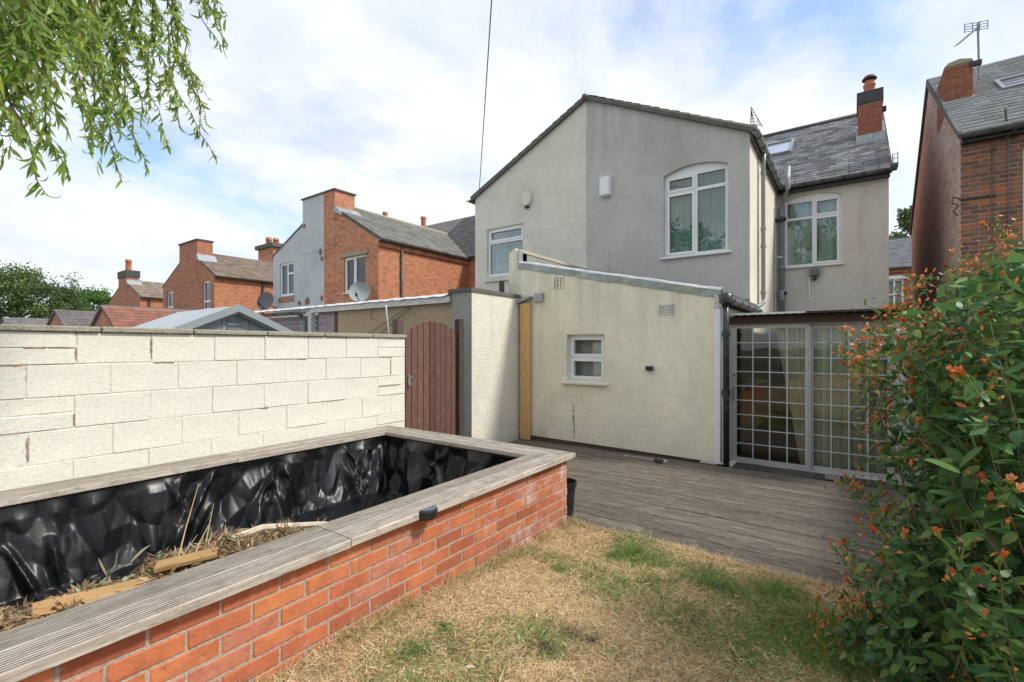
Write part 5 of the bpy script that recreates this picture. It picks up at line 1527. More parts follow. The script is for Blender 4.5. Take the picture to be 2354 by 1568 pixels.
dish('pale grey satellite dish below the window of the brick half', (-12.55, 9.15, 3.16), 'dish', (0.62, -0.75, 0.22), 0.33, (-12.5, BY + 0.05, 2.9))
dish('dark grey satellite dish at the left edge of the blue-grey house', (-18.5, 9.2, 3.22), 'dishdark', (0.45, -0.85, 0.25), 0.36, (-18.5, BY + 0.05, 2.95))

# ------------------------------------------------------------------ houses farther left
def brick_wing(name, label, xl, xr, y, eave, apex, xa, back, m, stack, win, tile_c, depth=6.0, group='brick houses down the row', pots=(), slabcap='felt', stack_top=6.95, st_y=0.7, cap_h=0.06, warm=(0.02, 0.01, 0)):
    h = empty(name, ((xl + xr) / 2, y, 0), label, 'house', group)
    holes = [q for q in win]
    w = MB(); panel(w, 'Y', y, [(xl, 0), (xr, 0), (xr, eave), (xa, apex), (xl, eave)], [rect(*q) for q in holes], back=0.25); w.build('wall', M[m], h)
    w = MB(); panel(w, 'X', xr + 0.002, rect(y + 0.002, back, 0, eave), back=0.25); w.build('wall', M['brickBside'], h)
    for q in holes: window(h, 'Y', y, *q, trans=([q[2] + (q[3] - q[2]) * 0.3],), bar=0.09, set_in=0.06)
    uv = Vector((xa - xr, 0, apex - eave))
    slab(h, 'roof', (xr + 0.15, y - 0.008, eave - 0.07), (0, 1, 0), uv, back - y, uv.length + 0.15, M['felt'], 0.08)
    slates('roof_tiles', h, (xr + 0.16, y - 0.008, eave - 0.06), (0, 1, 0), uv, back - y, uv.length + 0.15, 0.27, 0.32, M['tile'], tile_c, 0.25, 0.03, warm=warm)
    uv = Vector((xa - xl, 0, apex - eave))
    slab(h, 'roof', (xl - 0.15, y - 0.008, eave - 0.07), (0, 1, 0), uv, back - y, uv.length + 0.15, M['felt'], 0.08)
    half_gutter('gutter', h, (xr + 0.17, y - 0.08, eave - 0.08), (xr + 0.17, back, eave - 0.08), 0.06, joints=3)
    x0, x1 = stack
    c = chimney(h, x0, x1, y - 0.014, y + st_y, eave - 0.1, stack_top, M[m], pots=pots)
    MB().box(x0 - 0.05, x1 + 0.05, y - 0.07, y + st_y + 0.05, stack_top, stack_top + cap_h).build('chimney_cap', M[slabcap], c)
    MB().prism([(x1, apex - (x1 - xa) * (apex - eave) / (xr - xa) + 0.25), (x1 + 0.35, apex - (x1 + 0.35 - xa) * (apex - eave) / (xr - xa) + 0.02), (x1, apex - (x1 - xa) * (apex - eave) / (xr - xa) - 0.05)], lambda p, q, hh: (p, hh, q), y - 0.05, y + st_y + 0.1).build('flashing', M['lead'], c)
    return h


hC = brick_wing('brick_house', 'brown-tiled brick house with a plain flat-topped chimney, left of the blue-grey half', -31.9, -25.2, 10.0, 4.98, 6.55, -28.3, 20, 'brickC', (-29.5, -27.15),
                [(-26.55, -25.65, 3.3, 4.75), (-31.35, -30.4, 3.3, 4.55)], (0.20, 0.15, 0.115), stack_top=6.93)
pipe('downpipe', hC, [(-25.12, 12.3, 4.9), (-25.12, 12.3, 1.0)], 0.05, 'blackpipe')
c_ = chimney(hC, -34.4, -32.3, 16.5, 17.6, 4.5, 8.35, M['brickB'], pots=((-33.9, 17.0, 0.95, 0.2), (-32.9, 17.0, 0.75, 0.2)))
MB().box(-34.6, -32.1, 16.35, 17.75, 8.35, 8.62).build('chimney_cap', M['felt'], c_)
hD = brick_wing('brick_house', 'farther brick house with a dark-banded chimney and one clay pot', -46.6, -39.65, 11.1, 4.95, 6.4, -43.2, 22, 'brickC', (-44.3, -42.35), [], (0.24, 0.19, 0.15),
                stack_top=6.5, cap_h=0.5, slabcap='bluebrick', pots=())
MB().lathe([(0.22, 0), (0.2, 0.1), (0.18, 0.75), (0.22, 0.8), (0.2, 0.95), (0.14, 0.95), (0.13, 0.4)], (-43.6, 11.5, 6.98), n=12).build('chimney_pot', M['pot_clay'], hD, smooth=True)
pipe('downpipe', hD, [(-39.55, 11.6, 4.9), (-39.55, 11.6, 1.0)], 0.06, 'blackpipe')

def garage(name, label, x, ya, yb, z_e, z_r, length, m, tc, xe=None, group='low roofs over the wall'):
    """ridge runs along -X from the gable at x, gable faces +X"""
    h = empty(name, (x, (ya + yb) / 2, 0), label, 'outbuilding', group)
    ym = (ya + yb) / 2
    return h


def low_roof(label, xl, xr, y0, y1, ze, zr, m, tc, gable_left=True):
    """ridge along X; the slope that faces the camera; brick gable at the near-left end"""
    h = empty('outbuilding', ((xl + xr) / 2, y0, 0), label, 'outbuilding', 'low roofs over the wall')
    ym = (y0 + y1) / 2
    w = MB(); panel(w, 'Y', y0, rect(xl, xr, 0, ze), back=0.2); w.build('wall', M[m], h)
    w = MB(); panel(w, 'X', xr, [(y0, 0), (y1, 0), (y1, ze), (ym, zr), (y0, ze)], back=0.2); w.build('wall', M[m], h)
    w = MB(); panel(w, 'x', xl, [(y0, 0), (y1, 0), (y1, ze), (ym, zr), (y0, ze)], back=0.2); w.build('wall', M[m], h)
    uv = Vector((0, ym - y0, zr - ze))
    slab(h, 'roof', (xl - 0.15, y0 - 0.1, ze - 0.05), (1, 0, 0), uv, xr - xl + 0.3, uv.length + 0.12, M['felt'], 0.07)
    slates('roof_tiles', h, (xl - 0.15, y0 - 0.1, ze - 0.04), (1, 0, 0), uv, xr - xl + 0.3, uv.length + 0.12, 0.24, 0.3, M['tile'], tc, 0.2, 0.025)
    uv = Vector((0, ym - y1, zr - ze))
    slab(h, 'roof', (xl - 0.15, y1 + 0.1, ze - 0.05), (1, 0, 0), uv, xr - xl + 0.3, uv.length + 0.12, M['felt'], 0.07)
    return h


def end_roof(label, x, ya, yb, ze, zr, length, m, tc, warm=(0, 0, 0)):
    """gable end faces the garden (+X at x? no: -Y side slope seen), ridge runs along Y away from us"""
    h = empty('outbuilding', ((x[0] + x[1]) / 2, ya, 0), label, 'outbuilding', 'low roofs over the wall')
    xl, xr = x; xm = (xl + xr) / 2
    w = MB(); panel(w, 'Y', ya, [(xl, 0), (xr, 0), (xr, ze), (xm, zr), (xl, ze)], back=0.2); w.build('wall', M[m], h)
    w = MB(); panel(w, 'X', xr, rect(ya + 0.002, yb, 0, ze), back=0.2); w.build('wall', M[m], h)
    for sg_ in (-1, 1):
        xe = xm + sg_ * (xr - xl) / 2
        uv = Vector((xm - xe, 0, zr - ze))
        O = (xe + sg_ * 0.12, ya - 0.1, ze - 0.06)
        slab(h, 'roof', O, (0, 1, 0), uv, yb - ya, uv.length + 0.13, M['felt'], 0.07)
        if sg_ == 1: slates('roof_tiles', h, (O[0], O[1], O[2] + 0.01), (0, 1, 0), uv, yb - ya, uv.length + 0.13, 0.24, 0.3, M['tile'], tc, 0.2, 0.03, warm=warm)
    return h


end_roof('low brick outhouse with red-brown pantiles beside the shed roof', (-23.4, -19.9), 5.0, 11.0, 2.0, 2.95, 0, 'brickC', (0.26, 0.115, 0.075), (0.04, 0, 0))
end_roof('low outhouse with a plain grey slate roof and red gable', (-33.4, -28.6), 5.4, 12.5, 2.2, 3.25, 0, 'brickC', (0.155, 0.135, 0.14))
end_roof('tiny distant white gabled outhouse at the foot of the trees', (-46.0, -41.5), 5.2, 10.5, 2.4, 3.35, 0, 'blue', (0.17, 0.16, 0.165))

# ------------------------------------------------------------------ brick house on the right
RX, RY, RE, RS = 1.47, 10.9, 5.10, 0.68
RH = empty('brick_house', (3.8, RY, 0), 'dark brown brick house with slate roof, tall chimney and aerial', 'house')
w = MB(); panel(w, 'Y', RY, rect(RX, 7.5, 0, RE), [rect(2.20, 3.3, 3.05, 4.65)], back=0.3); w.build('wall', M['mortar'], RH)
rp = [(0.0, (0.17, 0.085, 0.06)), (0.3, (0.23, 0.115, 0.08)), (0.62, (0.28, 0.14, 0.09)), (0.85, (0.34, 0.13, 0.07)), (1.0, (0.52, 0.16, 0.065))]
mrb = m_brick('dark_brick', rp)
bm_r = [brick_mesh('dark_brick', mrb) for _ in range(3)]
lay(RH, bm_r, (RX, RY), 0, 1.02, 2.25, 38, 0.0045, cut=lambda z: 0.725 if 3.02 < z < 4.68 else 1.02)
w = MB(); panel(w, 'Y', RY - 0.0042, rect(RX + 1.02, 7.5, 0, RE - 0.01), [rect(2.20 + 0.3, 3.3, 3.05, 4.65)], back=0.003); w.build('wall', M['brickR'], RH)
w = MB(); panel(w, 'x', RX - 0.004, [(RY + 0.003, 0), (19.1, 0), (19.1, RE), (15.0, 7.86), (RY + 0.003, RE)], back=0.3); w.build('wall', M['brickR'], RH)
window(RH, 'Y', RY, 2.20, 3.3, 3.05, 4.65, cols=(2.75,), trans=([4.2], [4.2]), bar=0.06, curtain='drape')
rv3 = Vector((0, 4.1, 4.1 * RS)); rl3 = rv3.length
slab(RH, 'roof', (RX - 0.04, RY - 0.15, RE - 0.10), (1, 0, 0), rv3, 6.1, rl3 + 0.2, M['felt'], 0.07)
slates('slates', RH, (RX - 0.05, RY - 0.19, RE - 0.10), (1, 0, 0), rv3, 1.75, rl3 + 0.22, 0.20, 0.25, M['slate'], (0.27, 0.28, 0.275), 0.25, 0.014, single=190)
slates('slates', RH, (RX - 0.05 + 1.754, RY - 0.19, RE - 0.10), (1, 0, 0), rv3, 4.35, rl3 + 0.22, 0.20, 0.25, M['slate'], (0.27, 0.28, 0.275), 0.25, 0.014)
slab(RH, 'roof', (RX - 0.04, 19.2, RE - 0.05), (1, 0, 0), (0, -4.15, 2.78), 6.1, 5.0, M['felt'], 0.08)
MB().tube([(RX - 0.05, 15.02, 7.80), (7.5, 15.02, 7.80)], 0.08, 8).build('ridge_tiles', M['slate2'] if 'slate2' in M else M['felt'], RH, smooth=True)
MB().prism([(RY - 0.17, RE - 0.16), (15.0, 7.72), (19.2, RE - 0.16), (19.2, RE - 0.04), (15.0, 7.84), (RY - 0.17, RE - 0.05)], lambda p, q, h: (h, p, q), RX - 0.055, RX - 0.006).build('verge', M['felt'], RH)
half_gutter('gutter', RH, (RX - 0.02, RY - 0.20, RE - 0.13), (7.5, RY - 0.20, RE - 0.13), 0.06, joints=8)
MB().box(RX, 7.5, RY - 0.14, RY - 0.008, RE - 0.24, RE - 0.12).build('fascia', M['black'], RH)
bm_r2 = [brick_mesh('stack_brick', m_brick('stack_brick', [(0.0, (0.24, 0.085, 0.05)), (0.5, (0.33, 0.105, 0.055)), (1.0, (0.40, 0.13, 0.06))])) for _ in range(2)]
c_ = chimney(RH, RX + 0.0, 1.87, 12.62, 13.6, 6.0, 7.0, M['mortar'], bricks=bm_r2)
MB().prism([(RX - 0.01, 7.0), (1.88, 7.0), (1.86, 7.05), (RX + 0.22, 7.10), (RX + 0.05, 7.07)], lambda p, q, h: (p, h, q), 12.6, 13.62).build('chimney_cap', M['coping'], c_)
MB().prism([(12.55, 6.16), (13.7, 6.94), (13.7, 7.0), (12.58, 6.30)], lambda p, q, h: (h, p, q), RX - 0.03, 1.90).build('flashing', M['lead'], c_)
skylight(RH, 2.27, 3.0, 12.63, 13.28, RY, RE - 0.02, RS)
sv = MB().tube([(2.0, RY - 0.1, RE + 0.0), (2.0, RY - 0.02, RE + 0.22)], 0.02, 6); sv.build('vent_pipe', M['rust'], RH)
pipe('cable', RH, [(1.86, 12.6, 6.25), (2.02, 11.2, 5.35), (2.03, RY - 0.03, 5.0), (2.03, RY - 0.02, 2.0)], 0.008, 'wire')
pipe('cable', RH, [(2.9, 12.5, 6.6), (2.25, 11.0, 5.2), (2.14, RY - 0.24, 4.95), (1.84, RY - 0.03, 4.7), (1.84, RY - 0.03, 2.0)], 0.008, 'wire')
br = MB().box(RX - 0.02, RX + 0.42, RY - 0.03, RY - 0.008, 3.93, 3.965); br.tube([(RX, RY - 0.02, 3.95), (RX - 0.1, RY - 0.06, 4.0), (RX - 0.12, RY - 0.06, 3.9), (RX - 0.03, RY - 0.03, 3.85), (RX - 0.10, RY - 0.04, 3.75), (RX - 0.04, RY - 0.03, 3.68)], 0.012, 6)
br.build('iron_bracket', M['rust'], RH)
ae = empty('roof_aerial', (1.92, 12.7, 6.9), 'television aerial with grid reflector on the right chimney', 'aerial')
MB().tube([(1.97, 12.66, 6.62), (1.95, 12.66, 7.72)], 0.018, 8).build('mast', M['greypipe'], ae)
MB().box(1.82, 2.0, 12.60, 12.68, 6.90, 6.99).build('clamp', M['rust'], ae)
bmv = MB(); q0 = Vector((1.95, 12.66, 7.64)); q1 = Vector((1.62, 12.35, 7.27)); bmv.tube([q0, q1], 0.012, 6)
for k in range(9):
    c = q0.lerp(q1, 0.2 + 0.8 * k / 8); dd = Vector((0.5, -0.5, 0.05)).normalized() * (0.10 - 0.004 * k); bmv.tube([c - dd, c + dd], 0.005, 4)
bmv.build('boom', M['black'], ae)
rf = MB()
for sgn in (-1, 1):
    b0 = Vector((1.93, 12.70, 7.68))
    for k in range(4):
        z = 7.60 + k * 0.05; rf.tube([(1.93, 12.68, z), (1.93 + sgn * 0.17, 12.68 + sgn * 0.05, z + 0.01)], 0.006, 4)
    for t in (0.3, 1.0): rf.tube([(1.93 + sgn * 0.17 * t, 12.68 + sgn * 0.05 * t, 7.59), (1.93 + sgn * 0.17 * t, 12.68 + sgn * 0.05 * t, 7.77)], 0.006, 4)
rf.build('reflector', M['black'], ae)

# ------------------------------------------------------------------ house across the street
FH = empty('street_house', (2.2, 34, 0), 'distant red brick terrace with white sash window, seen through the gap', 'house')
w = MB(); panel(w, 'Y', 34, rect(-6, 10, 0, 5.9), [rect(1.45, 2.28, 3.5, 5.25)], back=0.3); w.build('wall', M['brickfar'], FH)
window(FH, 'Y', 34, 1.45, 2.28, 3.5, 5.25, cols=(1.865,), trans=([4.4], [4.4]), bar=0.09, curtain='drape')
MB().box(1.2, 2.5, 33.9, 33.99, 5.25, 5.45).build('lintel', M['upvc'], FH)
MB().box(-6, 10, 33.88, 33.995, 5.62, 5.9).build('brick_band', M['brickfar'], FH)
uv = Vector((0, 3.5, 2.2)); slab(FH, 'roof', (-6, 33.7, 5.85), (1, 0, 0), uv, 16, uv.length, M['felt'], 0.1)
slates('slates', FH, (-2, 33.65, 5.86), (1, 0, 0), uv, 8, uv.length, 0.22, 0.3, M['slate'], (0.24, 0.25, 0.255), 0.15, 0.02)
MB().tube([(-6, 37.2, 8.0), (10, 37.2, 8.0)], 0.12, 8).build('ridge_tiles', M['felt'], FH)

# ------------------------------------------------------------------ boundary fence on the right, overhead wire
FN = empty('boundary_fence', (1.1, 6, 0), 'dark timber fence half hidden behind the flowering shrub', 'fence')
k = 0; yy = 2.2
while yy < 10.4:
    MB().box(1.08, 1.10, yy + 0.003, yy + 0.127, 0.02, 1.62 + random.uniform(-0.01, 0.01)).build('board', M['fence'], FN); yy += 0.13
for yy in (2.2, 4.3, 6.4, 8.5, 10.4): MB().box(1.105, 1.205, yy - 0.05, yy + 0.05, 0, 1.68).build('post', M['fence'], FN)
for z in (0.4, 1.3): MB().box(1.102, 1.15, 2.2, 10.4, z, z + 0.08).build('rail', M['fence'], FN)
a = Vector((-7.28, WY - 0.07, 5.12)); b = at_depth(1128, 0, 6.1); d = b - a; e = a + d * 3.0
pts = []
for k in range(31):
    t = k / 30; p = a.lerp(e, t); p.z -= 4 * 0.22 * t * (1 - t); pts.append(p)
wr = MB().tube(pts, 0.009, 5).build('telephone_wire', M['wire']); tag(wr, 'thin overhead telephone wire rising from the verge into the sky', 'wire')


# ------------------------------------------------------------------ trees
def crown(n_clump, per, c, rad, cols, leaf, seed, flat=0.75, var=0.25):
    r = np.random.default_rng(seed)
    d = unit(n_clump, r); rr = r.uniform(0.45, 1.0, (n_clump, 1)) ** 0.6
    cc = np.array(c) + d * rr * np.array(rad) * (1 + 0.18 * np.sin(d[:, [0]] * 7 + seed) * np.cos(d[:, [2]] * 5))
    sz = r.uniform(0.5, 1.0, n_clump) * np.mean(rad) * 0.24
    P = np.repeat(cc, per, 0) + r.normal(0, 0.55, (n_clump * per, 3)) * np.repeat(sz, per)[:, None] * np.array([1, 1, flat])
    n = len(P)
    dv = unit(n, r); dv[:, 2] -= 0.35
    V, F, I = strips(P, dv, unit(n, r) + np.array([0, 0, 0.8]), r.uniform(0.7, 1.4, n) * leaf, r.uniform(0.45, 0.8, n) * leaf, r.normal(0, 0.5, n), 2)
    cl = np.repeat(pal(n_clump, cols, var, r), per, 0) * (1 + r.uniform(-0.25, 0.25, (n, 1)))
    return V, F, np.clip(cl, 0.004, 1)[I]


def tree(label, base, height, rad, cols, leaf, seed, n_clump=170, per=60, group='trees beyond the gardens', trunk_r=0.25, czf=0.62):
    t = empty('broadleaf_tree', base, label, 'tree', group)
    b = Vector(base); cz = b.z + height * czf
    mb = MB().tube([b, b + Vector((0.1, 0, height * 0.3)), b + Vector((0, 0.1, height * 0.6)), b + Vector((0.05, 0, height * 0.85))], [trunk_r, trunk_r * 0.75, trunk_r * 0.45, trunk_r * 0.15], 8)
    rr = random.Random(seed)
    for k in range(7):
        an = k * 0.9 + rr.random(); z0 = height * rr.uniform(0.3, 0.55)
        mb.tube([b + Vector((0, 0, z0)), b + Vector((math.cos(an) * rad[0] * 0.4, math.sin(an) * rad[1] * 0.4, z0 + height * 0.15)), b + Vector((math.cos(an) * rad[0] * 0.75, math.sin(an) * rad[1] * 0.75, z0 + height * 0.26))], [trunk_r * 0.4, trunk_r * 0.25, trunk_r * 0.08], 6)
    mb.build('trunk', M['bark'], t)
    V, F, C_ = crown(n_clump, per, (b.x, b.y, cz), rad, cols, leaf, seed)
    mesh_np('crown', V, F, M['foliage'], t, C_)
    return t


G1 = [(0.11, 0.165, 0.055), (0.14, 0.20, 0.065), (0.085, 0.14, 0.05), (0.18, 0.21, 0.075)]
G2 = [(0.11, 0.23, 0.05), (0.15, 0.28, 0.065), (0.09, 0.19, 0.045)]
p = at_depth(38, 700, 62); tree('big dark rounded tree filling the left edge above the wall', (p.x, p.y, 0), 11.4, (6.6, 6.6, 4.6), G1, 0.30, 3, 300, 90, trunk_r=0.5)
p = at_depth(214, 700, 72); tree('brighter green round tree between the dark tree and the first brick chimney', (p.x, p.y, 0), 10.2, (4.0, 4.0, 4.0), G2, 0.30, 4, 200, 80, trunk_r=0.4)
p = at_depth(350, 650, 78); tree('faint treetop showing over the tiled roof of the farther brick house', (p.x, p.y, 0), 14.0, (3.9, 3.9, 3.4), G1, 0.45, 5, 120, 45, trunk_r=0.4)
p = at_depth(2075, 560, 52); tree('round treetop above the slate roof across the street', (p.x, p.y, 0), 13.9, (3.6, 3.6, 2.6), G1, 0.40, 6, 120, 45, trunk_r=0.4, czf=0.81)
p = at_depth(2118, 480, 40); tree('dark sprig of a tree peeping past the corner of the dark brick house', (p.x, p.y, 0), 13.9, (1.5, 1.5, 1.1), G1, 0.30, 9, 50, 40, trunk_r=0.3, czf=0.89)
# trees behind the viewpoint, mirrored in the window panes
for k, (x, y, h, s_) in enumerate(((-13.0, -27, 13.5, 11), (-3.0, -30, 14.0, 12), (9.5, -27, 13.0, 13))):
    tree(('dense garden tree behind the viewer, far left', 'dense garden tree straight behind the viewer', 'dense garden tree behind the viewer, far right')[k], (x, y, 0), h, (4.2, 4.2, 4.6), G2, 0.32, s_, 170, 50, 'trees at the garden end', 0.2)

# ------------------------------------------------------------------ contorted willow overhead
WT = empty('willow_tree', (-4.0, -3.0, 0), 'twisted willow branches hanging into the top corner of the view', 'tree')
mb = MB(); b0 = Vector((-4.0, -3.0, 0))
mb.tube([b0, b0 + Vector((0.1, 0.1, 1.2)), b0 + Vector((0.05, 0.35, 2.6)), b0 + Vector((0.3, 0.9, 3.7)), b0 + Vector((0.7, 1.8, 4.4))], [0.20, 0.16, 0.13, 0.10, 0.06], 10)
mb.build('trunk', M['bark'], WT, smooth=True)
limbs = MB(); tw = MB()
wb = []; wd = []; wL = []; wW = []
rw = random.Random(5)
def strand(u0, u1, v1, d0, d1, dens=1.0, n=16, big=1.0, v0=-190):
    """hanging shoot from above the frame (u0,v0) to its tip (u1,v1)"""
    A = at_depth(u0, v0, d0); B = at_depth(u1, v1, d1)
    pts = []
    for k in range(n + 1):
        t = k / n
        p_ = A.lerp(B, t); sag = math.sin(t * math.pi) * 0.10
        p_ = p_ + Vector((rw.uniform(-1, 1), rw.uniform(-1, 1), rw.uniform(-.6, .6))) * 0.012 + Vector((-_S, _C, 0)) * 0.0 + Vector((_C, _S, 0)) * (-sag * (0.6 if u1 > u0 else -0.6))
        p_ += Vector((_C, _S, 0)) * 0.022 * math.sin(t * 17 + u0) + Vector((0, 0, 1)) * 0.012 * math.sin(t * 23 + u1)
        pts.append(p_)
    tw.tube(pts, [0.0045 * (1 - 0.8 * k / n) + 0.0008 for k in range(n + 1)], 4, cap=False)
    L_ = (B - A).length
    m_ = int(L_ * 66 * dens)
    for q in range(m_):
        t = (q + rw.random()) / m_ * 0.985 + 0.01
        f = t * n; i_ = min(n - 1, int(f)); pp = pts[i_].lerp(pts[i_ + 1], f - i_)
        d_ = Vector((rw.uniform(-.8, .9), rw.uniform(-.8, .8), rw.uniform(-2.6, -0.5))).normalized()
        wb.append(pp); wd.append(d_); wL.append(rw.uniform(0.045, 0.10) * big * (0.75 + 0.35 * (1 - t))); wW.append(rw.uniform(0.008, 0.0145) * big)
    # side shoots
    for q in range(int(3 * dens)):
        t = rw.uniform(0.25, 0.85); f = t * n; i_ = int(f); pp = pts[i_]
        ln = rw.uniform(0.10, 0.26); dirn = Vector((rw.uniform(-.7, .9), rw.uniform(-.6, .6), -1)).normalized()
        sp = [pp + dirn * ln * k / 5 + Vector((math.sin(k * 2.1 + q), math.cos(k * 1.7), 0)) * 0.012 for k in range(6)]
        tw.tube(sp, [0.002, 0.0018, 0.0015, 0.0012, 0.001, 0.0007], 3, cap=False)
        for j in range(int(ln * 60)):
            k = rw.uniform(0, 4.99); i2 = int(k); pp2 = sp[i2].lerp(sp[i2 + 1], k - i2)
            wb.append(pp2); wd.append(Vector((rw.uniform(-.8, .9), rw.uniform(-.8, .8), rw.uniform(-2.2, -0.3))).normalized()); wL.append(rw.uniform(0.045, 0.085) * big); wW.append(rw.uniform(0.010, 0.016) * big)
    return A


tops = []
S1 = [  # (u at top, u tip, v tip, depth top, depth tip, density, size)
    (20, 115, 445, 1.75, 1.75, 1.5, 1.0), (60, 150, 405, 1.7, 1.8, 1.5, 1.0), (0, 80, 385, 1.6, 1.7, 1.4, 1.0), (30, 60, 330, 1.6, 1.6, 1.6, 1.0), (90, 155, 300, 1.9, 1.9, 1.5, 1), (10, 30, 300, 1.5, 1.5, 1.6, 1.0),
    (-30, 5, 280, 1.5, 1.5, 1.8, 1.1), (-20, 40, 220, 1.5, 1.6, 2, 1.1), (60, 100, 250, 1.6, 1.6, 2, 1.05), (110, 140, 225, 1.7, 1.8, 1.8, 1.0), (130, 180, 210, 1.9, 2.0, 1.6, 1), (40, 30, 190, 1.6, 1.6, 2, 1.05), (90, 80, 180, 1.7, 1.7, 2, 1.05), (140, 120, 150, 1.8, 1.8, 1.8, 1), (10, 10, 170, 1.5, 1.5, 2.2, 1.1), (60, 60, 130, 1.7, 1.7, 2.2, 1.05), (110, 100, 110, 1.8, 1.8, 2, 1), (-10, 15, 110, 1.6, 1.6, 2.2, 1.1),
    (180, 270, 415, 2.1, 2.2, 1.1, 1), (210, 285, 370, 2.1, 2.2, 1.2, 1), (200, 208, 350, 2.0, 2.1, 1.3, 1), (230, 335, 392, 2.2, 2.3, 1.2, 1), (250, 315, 340, 2.2, 2.2, 1.3, 1), (240, 350, 318, 2.2, 2.3, 1.4, 1), (220, 250, 300, 2.1, 2.1, 1.6, 1), (260, 290, 260, 2.2, 2.2, 1.6, 1), (190, 215, 240, 2.0, 2.0, 1.6, 1), (230, 235, 200, 2.1, 2.1, 1.8, 1), (280, 320, 230, 2.3, 2.3, 1.5, 1), (170, 190, 130, 2.0, 2.0, 1.5, 1), (200, 205, 120, 2.1, 2.1, 1.6, 1), (250, 262, 140, 2.2, 2.2, 1.6, 1), (290, 300, 150, 2.2, 2.2, 1.5, 1),
    (360, 500, 372, 2.5, 2.5, 0.9, 1), (350, 455, 315, 2.4, 2.5, 1.3, 1), (340, 420, 290, 2.4, 2.4, 1.3, 1), (370, 480, 285, 2.5, 2.5, 1.1, 1), (330, 370, 285, 2.3, 2.3, 1.2, 1), (320, 345, 215, 2.3, 2.3, 1.4, 1), (380, 465, 215, 2.5, 2.6, 1.1, 1), (400, 445, 205, 2.5, 2.5, 1.1, 1), (350, 390, 170, 2.4, 2.4, 1.4, 1), (310, 330, 120, 2.3, 2.3, 1.4, 1), (360, 375, 90, 2.4, 2.4, 1.4, 1), (410, 420, 80, 2.5, 2.5, 1.1, 1),
    (450, 505, 115, 2.6, 2.6, 1.0, 1), (480, 522, 100, 2.6, 2.6, 1.1, 1), (470, 497, 60, 2.6, 2.6, 1.1, 1), (430, 470, 25, 2.6, 2.6, 1.0, 1), (500, 515, 60, 2.7, 2.7, 1.0, 1),
]
for u0, u1, v1, d0, d1, de, bg in S1:
    tops.append(strand(u0, u1, v1, d0, d1, de, big=bg))
hub = [b0 + Vector((0.3, 0.9, 3.7)), b0 + Vector((0.7, 1.8, 4.4))]
for k, tpt in enumerate(tops):
    h_ = hub[k % 2]; mid = h_.lerp(tpt, 0.6) + Vector((0, 0, 0.35))
    limbs.tube([h_, mid, tpt + Vector((0, 0, 0.12)), tpt], [0.022, 0.014, 0.007, 0.005], 5, cap=False)
limbs.build('branch', M['bark'], WT); tw.build('twigs', M['twig'], WT)['kind'] = 'stuff'
n = len(wb); wb = np.array([tuple(v) for v in wb]); wd = np.array([tuple(v) for v in wd])
rr_ = np.random.default_rng(31)
V, F, I = strips(wb, wd, unit(n, rr_), np.array(wL), np.array(wW), rr_.normal(0, 1.6, n), 5, twist=rr_.normal(0, 1.6, n))
Cw = pal(n, [(0.28, 0.43, 0.08), (0.35, 0.50, 0.10), (0.20, 0.36, 0.07), (0.40, 0.52, 0.17), (0.29, 0.40, 0.15), (0.44, 0.52, 0.09)], 0.2, rr_)
mesh_np('leaves', V, F, M['willow'], WT, Cw[I])['kind'] = 'stuff'

# ------------------------------------------------------------------ flowering shrub on the right
rb = random.Random(11); rbn = np.random.default_rng(11)
SB = empty('flowering_shrub', (0.75, 2.6, 0), 'leafy shrub with orange flower heads spilling over the deck', 'shrub')
left = [(530, 2300), (575, 2270), (620, 2200), (645, 2110), (680, 2075), (720, 2020), (790, 1945), (830, 1960), (860, 1985), (900, 1975), (960, 1995), (1040, 1990), (1100, 1955), (1140, 2000), (1200, 1985), (1250, 1940), (1300, 1945), (1350, 1930), (1400, 1960), (1450, 1925), (1500, 1900), (1545, 1875)]
stems = MB(); tips = []
leaf_b = []; leaf_d = []; leaf_L = []; leaf_n = []
def shrub_stem(tip, base, nl=12, n=8, bow=0.25):
    side = Vector((rb.uniform(-1, 1), rb.uniform(-1, 1), 0)) * 0.05
    mid = base.lerp(tip, 0.55) + Vector((0, 0, bow * (tip - base).length * 0.5)) + side
    pts = []
    for k in range(n + 1):
        t = k / n
        pts.append(base * (1 - t) ** 2 + mid * 2 * t * (1 - t) + tip * t * t)
    stems.tube(pts, [0.0015 * (1 - 0.6 * k / n) + 0.0006 for k in range(n + 1)], 4, cap=False)
    for q in range(nl):
        t = 0.25 + 0.75 * (q + rb.random()) / nl; f = min(n - 0.01, t * n); i_ = int(f); pp = pts[i_].lerp(pts[i_ + 1], f - i_)
        dr = (pts[i_ + 1] - pts[i_]).normalized()
        for sg_ in (-1, 1):
            sd = dr.cross(Vector((rb.uniform(-1, 1), rb.uniform(-1, 1), rb.uniform(-.2, 1)))).normalized() * sg_
            leaf_b.append(pp); leaf_d.append((sd + dr * 0.45 + Vector((0, 0, -0.30))).normalized()); leaf_L.append(rb.uniform(0.05, 0.085) * (1.2 - 0.55 * t))
            leaf_n.append(Vector((rb.uniform(-.5, .5), rb.uniform(-.5, .5), 1)))
    return pts


def in_shrub(v): return np.interp(v, [q[0] for q in left], [q[1] for q in left])
bases = [Vector((rb.uniform(0.35, 1.05), rb.uniform(1.5, 3.0), ground_z(0, 2))) for _ in range(30)]
# outline stems reach exactly to the edge of the mass
for (v, u) in left:
    for rep in range(2):
        vv = v + rb.uniform(-18, 18); uu = u + rb.uniform(0, 40) * rep
        d = rb.uniform(1.95, 2.5)
        tip = at_depth(uu, vv, d)
        tip.z = max(tip.z, 0.12)
        bs = min(bases, key=lambda q: (q - tip).length + rb.random() * 0.5)
        shrub_stem(tip, bs, 9); tips.append((tip, 1))
